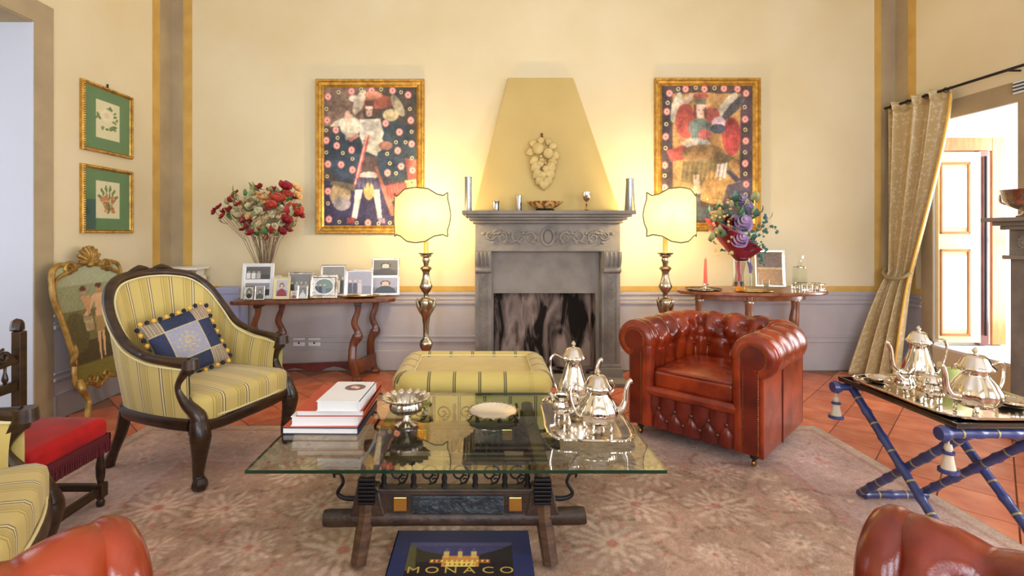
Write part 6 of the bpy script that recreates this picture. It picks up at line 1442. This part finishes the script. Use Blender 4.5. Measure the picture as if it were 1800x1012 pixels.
def photo_frame(label, px0, px1, py0, py1, depth, mat, border, kind='portrait', double=False, yaw=0.0, oval=False, lean=10):
    # depth: distance behind the table's front edge
    Yf = 4.6
    for _ in range(6):
        X = ((px0 + px1) / 2 - VPX) / F * Yf; Yf = 4.57 + (X + 2.28) * math.tan(R(9)) + depth
    w_ = (px1 - px0) / F * Yf; h_ = (py1 - py0) / F * Yf
    t = thing('photo_frame', label, 'photo frame', (X, Yf, CZ + 0.0012), R(9) + yaw, 'photo frames on the console table')
    t.rotation_euler = (0, 0, R(4) + yaw)
    root = link('frame_body', None, t, (0, 0, h_ / 2 * math.cos(R(lean)) + .002), (R(-lean), 0, 0))
    bpy.data.objects.remove(root)
    Mt = Matrix.Translation((0, 0, .006)) @ Matrix.Rotation(R(-lean), 4, 'X') @ Matrix.Translation((0, 0, h_ / 2))
    f = frame_parts(t, w_, h_, border, .014, M[mat]); f.matrix_local = Mt
    parts_ = [(0, 0, w_ - 2 * border, h_ - 2 * border)]
    if double: hh = (h_ - 3 * border) / 2; parts_ = [(0, (hh + border) / 2, w_ - 2 * border, hh), (0, -(hh + border) / 2, w_ - 2 * border, hh)]
    b = obj('mat_board', box(-w_ / 2 + border * .8, w_ / 2 - border * .8, -.004, 0, -h_ / 2 + border * .8, h_ / 2 - border * .8), M['bookw'] if mat != 'silver2' else M['silver2'], t, smooth=False); b.matrix_local = Mt
    for k, (x, z, pw, ph) in enumerate(parts_):
        p = photo(hash_(label) + k, kind)
        if oval: 
            d_ = ((p.x - .5) / .5) ** 2 + ((p.y - .5) / .5) ** 2; p.a[d_ > 1] = (206, 202, 204); p.a[(d_ > .8) & (d_ <= 1)] = (236, 234, 236)
        po = p.obj('photo', pw * .94, ph * .94, M['photo'], t); po.matrix_local = Mt @ Matrix.Translation((x, -.0055, z))
    st = obj('easel_leg', box(-.012, .012, 0, .004, -h_ * .45, h_ * .2), M['black'], t, smooth=False)
    st.matrix_local = Matrix.Translation((0, .004 + math.sin(R(lean)) * h_ * .55 + .03, h_ * .45 + .004)) @ Matrix.Rotation(R(12), 4, 'X')
    return t
def hash_(s): return sum((i + 1) * ord(c) for i, c in enumerate(s))
photo_frame('large white double photo frame at the left end of the console', 424, 479, 466, 529, .10, 'radi', .028, 'group', True)
photo_frame('small oval-picture frame in front of the large white double frame', 429, 446, 504, 529, .018, 'silver2', .008, oval=True)
photo_frame('narrow clear-edged frame in front of the large white double frame', 448, 465, 503, 528, .022, 'silver', .006)
photo_frame('small square cream photo frame right of the large white frame', 480, 509, 488, 527, .05, 'gimp', .022)
photo_frame('wide dark landscape photo in a silver frame behind the tiny frames', 505, 551, 477, 522, .17, 'silver2', .014, 'group')
photo_frame('tiny silver photo frame with white border at the table edge', 523, 541, 503, 527, .045, 'silver', .012)
photo_frame('tiniest clear photo frame at the table edge', 511, 522, 511, 526, .04, 'silver', .005)
photo_frame('broad silver frame with an oval picture in the middle of the console', 545, 593, 482, 523, .08, 'silver2', .030, 'group', oval=True)
photo_frame('silver landscape photo frame standing behind the oval silver frame', 563, 607, 463, 519, .20, 'silver', .012, 'group')
photo_frame('white-edged group photo beside the tall double frame', 608, 655, 468, 514, .19, 'silver', .010, 'group')
photo_frame('tall silver double photo frame at the right end of the console', 652, 702, 450, 515, .24, 'silver', .014, 'portrait', True)
photo_frame('narrow white photo frame behind the square cream frame', 481, 493, 472, 512, .14, 'radi', .006)
p = cpt(CL - 0.33, 0.11, CZ + 0.001)
t = thing('brass_tray', 'shallow oval brass tray at the right front of the console', 'tray', p, R(9))
g = lathe([(0, .003), (.12, .003), (.165, .010), (.19, .020), (.165, .014), (.12, .006), (0, .006)], 48).sc(1, .42, 1); obj('tray_plate', g, M['brass'], t)
obj('tray_rim', tube([(.19 * math.cos(2 * PI * k / 48), .08 * math.sin(2 * PI * k / 48), .020) for k in range(48)], .0035, 6, closed=True), M['brass'], t)

# ------------------------------------------------------------------ flowers
def petal_flower(r, petals, cup_=0.5, layers=2):
    g = G()
    for l in range(layers):
        for k in range(petals):
            a = 2 * PI * (k + .5 * l) / petals; rr_ = r * (1 - .35 * l); el = cup_ + .5 * l
            def fn(u, v):
                w_ = rr_ * .55 * math.sin(PI * (.12 + .8 * u)) * (v - .5) * 2; d = rr_ * u; return (d * math.cos(el * u) , w_, d * math.sin(el * u) * .9 + .1 * abs(w_))
            g.add(gsurf(fn, 3, 2).rz(a))
    g.uv = None; return g
def rose(r):
    g = G()
    for l, (n_, rr_, pm_) in enumerate(((2, .28, 2.35), (3, .48, 2.1), (4, .70, 1.9), (5, .92, 1.7), (6, 1.12, 1.45))):
        for k in range(n_):
            a = 2 * PI * k / n_ + l * .7
            def fn(u, v):
                ph = .25 + (pm_ - .25) * u * (1 - .12 * (2 * v - 1) ** 2); th = (v - .5) * 2 * PI / n_ * 1.25; q = r * rr_ * (1 + .08 * (k % 2) + .10 * max(0, u - .8) * 5)
                return (q * math.sin(ph) * math.cos(th), q * math.sin(ph) * math.sin(th), r * .55 - q * math.cos(ph) - .28 * r * l + r * rr_ * .1)
            g.add(gsurf(fn, 5, 5).rz(a))
    g.uv = None; return g
FM = {'rose': mesh('flower', rose(.045), M['lilac'], True, 80)}
def fset(mk, mat): return mesh('flower', mk, M[mat], True, 80)
def orient(o, d): o.rotation_euler = Vector(d).to_track_quat('Z', 'Y').to_euler()
# dried bouquet in a trumpet glass vase on the console
Yv = 4.86; Xv = (466 - VPX) / F * Yv
vz = thing('glass_vase', 'tall clear trumpet vase on the console table', 'vase', (Xv, Yv, CZ + .0012))
obj('vase_body', lathe([(0, .0), (.06, .0), (.06, .012), (.045, .03), (.046, .2), (.06, .36), (.09, .47), (.105, .50), (.102, .50), (.086, .47), (.056, .36), (.042, .2), (.041, .04), (0, .03)], 28), M['glass'], vz)
obj('vase_rim', tube([(.104 * math.cos(2 * PI * k / 28), .104 * math.sin(2 * PI * k / 28), .50) for k in range(28)], .003, 6, closed=True), M['glass'], vz)
bq = thing('dried_bouquet', 'full dried bouquet of red, coral and cream flowers in the trumpet vase', 'flowers', (Xv, Yv, CZ))
heads = {'fred': fset(petal_flower(.05, 6, .6, 2), 'fred'), 'fcor': fset(petal_flower(.06, 7, .8, 3), 'fcor'), 'fyel': fset(petal_flower(.05, 6, .5, 2), 'fyel'), 'fcream': fset(petal_flower(.036, 6, .7, 2), 'fcream')}
lf_ = {k: mesh('leaf', leaf_geo(.085, .022, .2), M[k], True, 80) for k in ('leafp', 'leafg', 'leafb', 'fred')}
org = Vector((0, 0, .48)); rb_ = random.Random(5)
def put(me_, name, p, par, sc_=1.0, base=org, jitter=.35):
    d_ = (Vector(p) - base); d_ = d_.normalized() + Vector((rb_.uniform(-1, 1), rb_.uniform(-1, .2), rb_.uniform(-1, 1))) * jitter
    o = link(name, me_, par, p, scale=sc_); orient(o, d_); return o
def Pq(px, py, dy=0.0): v_ = at(px, py, Yv + dy); return (v_.x - Xv, dy, v_.z - CZ)
spots = [('fred', 400, 372, 1), ('fred', 385, 366, .8), ('fred', 410, 352, .9), ('fred', 393, 380, .7), ('fred', 420, 360, .7), ('fred', 378, 372, .6), ('fred', 437, 400, 1.3), ('fred', 445, 410, 1), ('fred', 430, 390, .8), ('fcor', 485, 352, 1.2), ('fcor', 490, 345, .9), ('fred', 478, 335, .8), ('fred', 500, 330, 1.1), ('fred', 508, 327, .8), ('fred', 455, 332, .9), ('fcor', 512, 375, 1.3), ('fcor', 520, 370, .9), ('fred', 502, 388, 1), ('fred', 500, 400, 1.2), ('fred', 494, 408, .8), ('fyel', 440, 345, 1), ('fyel', 465, 350, 1.2), ('fyel', 520, 332, .9), ('fyel', 470, 360, .8), ('fyel', 522, 345, .8), ('fred', 415, 340, .6), ('fred', 526, 378, .8), ('fcor', 476, 362, .8), ('fred', 515, 350, .8), ('fcor', 505, 345, .8)]
for nm, px, py, s in spots:
    p = Pq(px, py, rb_.uniform(-.16, .06)); put(heads[nm], 'flower', p, bq, s * 1.45)
    o = obj('stem', tube([(p[0] * .12, p[1] * .12, .25), (p[0] * .45, p[1] * .5, .25 + (p[2] - .25) * .55), p], .0022, 5), M['stem'], bq)
for k in range(120):
    a = rb_.uniform(0, 6.28); r = rb_.random() ** .6; px = 457 + 46 * r * math.cos(a); py = 378 + 38 * r * math.sin(a)
    if py > 395: px = 466 + (px - 466) * max(.25, 1 - (py - 395) / 34)
    put(heads['fcream' if k % 6 else 'fyel'], 'flower', Pq(px, py, rb_.uniform(-.14, .06)), bq, rb_.uniform(.8, 1.3), jitter=.6)
for k in range(110):
    a = rb_.uniform(0, 6.28); r = rb_.random() ** .5; px = 460 + 62 * r * math.cos(a); py = 376 + 46 * r * math.sin(a)
    if py > 395: px = 466 + (px - 466) * max(.2, 1 - (py - 395) / 34)
    put(lf_[rb_.choice(['leafp', 'leafp', 'leafg', 'fred'])], 'leaf', Pq(px, py, rb_.uniform(-.13, .08)), bq, rb_.uniform(.8, 1.4), jitter=.8)
for k in range(16):
    a = rb_.uniform(0, 6.28); obj('stem', tube([(.03 * math.cos(a), .03 * math.sin(a), .035), (.05 * math.cos(a + .5), .05 * math.sin(a + .5), .40), (.09 * math.cos(a + .6), .07 * math.sin(a + .6), .58)], .003, 5), M['stem'], bq)

# ------------------------------------------------------------------ things on the oval table
OZ = RTZ + .0008
def ox(px, Y): return (px - VPX) / F * Y
Yb = 4.84; Xb = ox(1303, Yb)
t = thing('glass_vase', 'clear cylindrical vase holding the wrapped lilac bouquet', 'vase', (Xb, Yb, OZ))
obj('vase_body', lathe([(0, 0), (.075, 0), (.08, .006), (.082, .30), (.079, .30), (.077, .012), (0, .01)], 28), M['glass'], t)
obj('vase_rim', tube([(.081 * math.cos(2 * PI * k / 28), .081 * math.sin(2 * PI * k / 28), .30) for k in range(28)], .003, 6, closed=True), M['glass'], t)
wb = thing('rose_bouquet', 'bouquet of lilac roses in burgundy paper in the clear vase', 'flowers', (Xb, Yb, OZ))
ax = Vector((-.05, -.10, 1.0)).normalized()
def wrap(u, v):
    a = u * 2 * PI; lx, ly = math.cos(a), math.sin(a); k = 1.0 + .05 * math.sin(7 * a) * v
    b_ = Vector((.045 * lx, .045 * ly, .27)); c_ = Vector((-.085, -.03, .515)) + Vector((.25 * lx * k, .17 * ly * k, -.155 * lx * k))
    h = v ** .85; p = b_ + (c_ - b_) * h; p.x -= .03 * math.sin(PI * v) * (1 - lx) * .5; return tuple(p)
obj('paper_wrap', gsurf(wrap, 48, 10, closeu=True), M['burg'], wb, ang=60, solid=.002)
obj('paper_tail', tube(cr([(-.02, -.02, .26), (-.03, -.03, .16), (-.05, -.04, .03)], 5), [.05, .035, .05], 10), thin_glass('cellophane', (236, 220, 226), 1.4), wb)
obj('ribbon', tube(cr([(-.05, -.05, .27), (-.065, -.07, .20), (-.055, -.075, .12), (-.07, -.07, .03)], 5), [.012, .016, .012, .014], 6, flat=.3), pm('wine_ribbon', (150, 40, 56), .4), wb)
obj('ribbon', tube(cr([(.04, -.05, .27), (.05, -.075, .21), (.045, -.078, .16)], 5), [.016, .022, .014], 6, flat=.3), pm('violet_ribbon', (120, 104, 170), .4), wb)
def Pb(px, py, dy): v_ = at(px, py, Yb + dy); return (v_.x - Xb, dy, v_.z - OZ)
b0 = Vector((0, .05, .25))
for px, py, s, dy in ((1308, 388, 1.75, -.17), (1304, 418, 1.45, -.20), (1304, 350, 1.35, -.10), (1313, 360, 1.3, -.09)):
    p = Pb(px, py, dy); o = put(FM['rose'], 'rose', p, wb, s, b0, .1); orient(o, (rb_.uniform(-.2, .2), -1, .5))
obj('dark_bloom', rose(.04).tf(Matrix.Rotation(R(60), 4, 'X')).mv(*Pb(1285, 386, -.12)), M['burg'], wb, ang=80)
for k in range(110):
    px = rb_.gauss(1288, 24); py = rb_.gauss(390, 24)
    if 1245 < px < 1345 and 345 < py < 440: put(lf_[rb_.choice(['leafg', 'leafb', 'leafb', 'leafp'])], 'leaf', Pb(px, py, rb_.uniform(-.15, .02)), wb, rb_.uniform(.8, 1.4), b0, .9)
bm_ = mesh('berry', ball((0, 0, 0), .010, 8, 6), M['fyel'])
for k in range(50):
    px = rb_.gauss(1266, 14); py = rb_.gauss(378, 20); link('berry', bm_, wb, Pb(px, py, rb_.uniform(-.18, -.06)), scale=rb_.uniform(.9, 1.5))
lv_ = mesh('leaf', ball((0, 0, 0), .017, 8, 5, (1, .3, 1)), M['leafb'])
for pts in (((1320, 420), (1340, 412), (1352, 400), (1368, 405)), ((1325, 425), (1338, 430), (1345, 440), (1340, 448)), ((1318, 410), (1335, 400), (1345, 388), (1347, 378)), ((1322, 430), (1330, 440), (1338, 455), (1340, 462))):
    P = [Pb(x, y, -.06 - .02 * i) for i, (x, y) in enumerate(pts)]; C_ = cr(P, 4); obj('sprig', tube(C_, .0018, 5), M['leafb'], wb)
    for i in range(1, len(C_), 1): q = C_[i]; link('leaf', lv_, wb, (q.x + rb_.uniform(-.018, .018), q.y, q.z + rb_.uniform(-.018, .018)), (0, rb_.uniform(0, 3), 0), rb_.uniform(.6, 1.1))
# candle
Yc = 4.74; t = thing('candlestick', 'tapered red candle in a small silver holder on the oval table', 'candle', (ox(1240, Yc), Yc, OZ + .0145))
obj('holder', lathe([(0, 0), (.05, 0), (.052, .006), (.02, .012), (.012, .025), (.02, .035), (.03, .042), (.024, .05), (0, .05)], 22), M['silver'], t)
obj('candle', lathe([(.017, .045), (.0165, .10), (.011, .27), (.004, .285), (0, .287)], 16), M['candle'], t); obj('wick', tube([(0, 0, .285), (.001, 0, .297)], .0015, 5), M['black'], t)
Yc = 4.78
t = thing('dark_tray', 'dark oval dish under the red candle on the oval table', 'dish', (ox(1238, 4.77), 4.79, OZ))
obj('dish_base', lathe([(0, 0), (.12, 0), (.15, .006), (.165, .014), (.15, .010), (.12, .005), (0, .005)], 40).sc(1, .85, 1), M['black'], t)
obj('dish_rim', tube([(.165 * math.cos(2 * PI * k / 40), .14 * math.sin(2 * PI * k / 40), .014) for k in range(40)], .005, 6, closed=True), M['silverd'], t)
t = thing('round_tray', 'flat round brass tray under the glasses on the oval table', 'tray', (ox(1325, 4.66), 4.655, OZ))
obj('tray_plate', lathe([(0, 0), (.14, 0), (.17, .006), (.175, .010), (.165, .008), (.14, .004), (0, .004)], 44).sc(1, .58, 1), M['brass'], t)
obj('tray_rim', tube([(.175 * math.cos(2 * PI * k / 44), .1015 * math.sin(2 * PI * k / 44), .010) for k in range(44)], .003, 6, closed=True), M['brass'], t)
def tumbler(label, px, Y, r, h, drink=None, z=OZ + .0045, name='tumbler'):
    t = thing(name, label, 'glass', (ox(px, Y), Y, z), 0, 'drinking glasses on the oval table'); obj('glass_body', lathe([(0, 0), (r * .9, 0), (r * .92, .01), (r, h), (r - .003, h), (r * .88, .014), (0, .012)], 22), M['glass'], t)
    obj('glass_rim', tube([(r * math.cos(2 * PI * k / 22), r * math.sin(2 * PI * k / 22), h) for k in range(22)], .002, 6, closed=True), M['glass'], t)
    if drink: obj('drink', lathe([(0, .014), (r * .86, .014), (r * .89, drink), (0, drink)], 22), M['whisky'], t)
tumbler('tumbler with amber drink in front of the bouquet vase', 1301, 4.655, .05, .085, .045)
tumbler('tall clear glass right of the amber drink', 1327, 4.67, .036, .16)
tumbler('clear tumbler beside the picture frame on the oval table', 1346, 4.68, .034, .10)
Yp = 5.04; t = thing('photo_frame', 'silver-framed brown picture standing behind the glasses on the oval table', 'photo frame', (ox(1354, Yp), Yp, OZ), R(-14))
Mt = Matrix.Translation((0, 0, .006)) @ Matrix.Rotation(R(-8), 4, 'X') @ Matrix.Translation((0, 0, .18))
f = frame_parts(t, .27, .36, .024, .018, M['silver']); f.matrix_local = Mt
pc = Canvas(30, 40, (122, 92, 62)); pc.a[pc.y > .52] = (176, 128, 62); pc.a[(pc.y > .48) & (pc.y < .52)] = (206, 176, 120); pc.noise(10, 2)
po = pc.obj('picture', .235, .325, M['photo'], t); po.matrix_local = Mt @ Matrix.Translation((0, -.006, 0))
obj('easel_leg', box(-.012, .012, 0, .004, -.16, .10), M['black'], t, smooth=False).matrix_local = Matrix.Translation((0, .075, .165)) @ Matrix.Rotation(R(10), 4, 'X')
t = thing('crystal_dish', 'low cut crystal dish in front of the silver picture frame', 'dish', (ox(1360, 4.80), 4.80, OZ)); obj('dish_bowl', lathe([(0, 0), (.05, 0), (.08, .02), (.095, .05), (.09, .05), (.074, .022), (0, .008)], 40, 16, .08), M['glass'], t); obj('dish_rim', tube([(.093 * math.cos(2 * PI * k / 32), .093 * math.sin(2 * PI * k / 32), .05) for k in range(32)], .004, 6, closed=True), M['glass'], t)
Yd = 4.90
t = thing('gallery_tray', 'oval silver tray with a pierced gallery on the right of the oval table', 'tray', (ox(1420, Yd), Yd - .01, OZ)); obj('tray_plate', slab(oval(.15, .10, 40), 0, .005), M['silver'], t); obj('gallery_rail', tube([(.15 * math.cos(2 * PI * k / 40), .10 * math.sin(2 * PI * k / 40), .05) for k in range(40)], .004, 6, closed=True), M['silver'], t)
for k in range(20): a = 2 * PI * k / 20; obj('gallery_post', tube([(.15 * math.cos(a), .10 * math.sin(a), .004), (.15 * math.cos(a), .10 * math.sin(a), .05)], .0025, 5), M['silver'], t)
t = thing('decanter', 'square cut-glass decanter with faceted stopper on the gallery tray', 'decanter', (ox(1406, Yd), Yd, OZ + .0056))
obj('bottle', lathe([(0, 0), (.062, 0), (.066, .01), (.066, .17), (.05, .20), (.022, .215), (.020, .25), (.028, .255), (.024, .26), (.016, .25), (.018, .215), (.045, .195), (.060, .168), (.060, .014), (0, .012)], 8).rz(R(22.5)), M['glass'], t, ang=20)
obj('liquid', lathe([(0, .015), (.058, .015), (.058, .10), (0, .10)], 8).rz(R(22.5)), M['glass'], t, ang=20)
obj('stopper', lathe([(0, .255), (.012, .255), (.012, .27), (.030, .285), (.034, .31), (.022, .335), (0, .34)], 8), M['glass'], t, ang=20)
obj('silver_collar', lathe([(.050, .196), (.056, .198), (.056, .206), (.046, .21)], 24), M['silver'], t)
tumbler('small clear glass at the right end of the gallery tray', 1434, 4.90, .026, .06, None, OZ + .0056)

# ------------------------------------------------------------------ silver bowl on the right mantelpiece
t = thing('silver_bowl', 'footed chased silver bowl on the right mantelpiece', 'bowl', (3.93, 3.70, 1.5055)); obj('bowl', lathe([(0, .05), (.05, .055), (.10, .08), (.13, .13), (.14, .19), (.15, .20), (.13, .19), (.12, .13), (.09, .09), (0, .065)], 40, 12, .06), M['silver2'], t); obj('pedestal', lathe([(0, 0), (.06, 0), (.062, .01), (.03, .025), (.025, .045), (.05, .058), (0, .058)], 28), M['silver2'], t)
objs('handle', [tube(cr([(0, s * .13, .17), (0, s * .185, .18), (0, s * .19, .12), (0, s * .11, .09)], 5), .008, 8) for s in (-1, 1)], M['silver2'], t)
# ------------------------------------------------------------------ sockets, radiator, blue box
for px, lab in ((525, 'left white wall socket under the console table'), (552, 'right white wall socket under the console table')):
    t = thing('wall_socket', lab, 'socket', ((px - VPX) / F * 5.2, YB - .0065, .285), 0, 'wall sockets'); obj('plate', box(-.06, .06, -.008, 0, -.04, .04), M['outlet'], t, smooth=False, bevel=.004)
    for x in (-.03, 0, .03): obj('socket_hole', cbox(x, -.009, 0, .018, .003, .03), M['black'] if x == 0 else M['radi'], t, smooth=False)
t = thing('radiator', 'white radiator with a marble shelf in the left corner behind the striped armchair', 'radiator', (-2.97, 5.06, 0))
obj('shelf', box(-.2, .2, -.12, .12, 1.035, 1.06), M['radi'], t, smooth=False, bevel=.006)
for k in range(6): obj('column', rbox(.05, .14, .85, .02).mv(-.16 + k * .064, .03, .55), M['radi'], t)
objs('foot', [box(s * .14 - .02, s * .14 + .02, -.03, .09, 0, .13) for s in (-1, 1)], M['radi'], t, smooth=False)
objs('shelf_bracket', [box(s * .14 - .01, s * .14 + .01, .0, .11, .97, 1.035) for s in (-1, 1)], M['radi'], t, smooth=False)
t = thing('blue_box', 'tall pale blue storage box left of the console table', 'box', (-2.50, 5.08, 0)); obj('box_body', box(-.12, .12, -.11, .10, 0, .80), M['bluebox'], t, smooth=False, bevel=.006); obj('lid', box(-.125, .125, -.115, .105, .80, .86), M['bluebox'], t, smooth=False, bevel=.006)
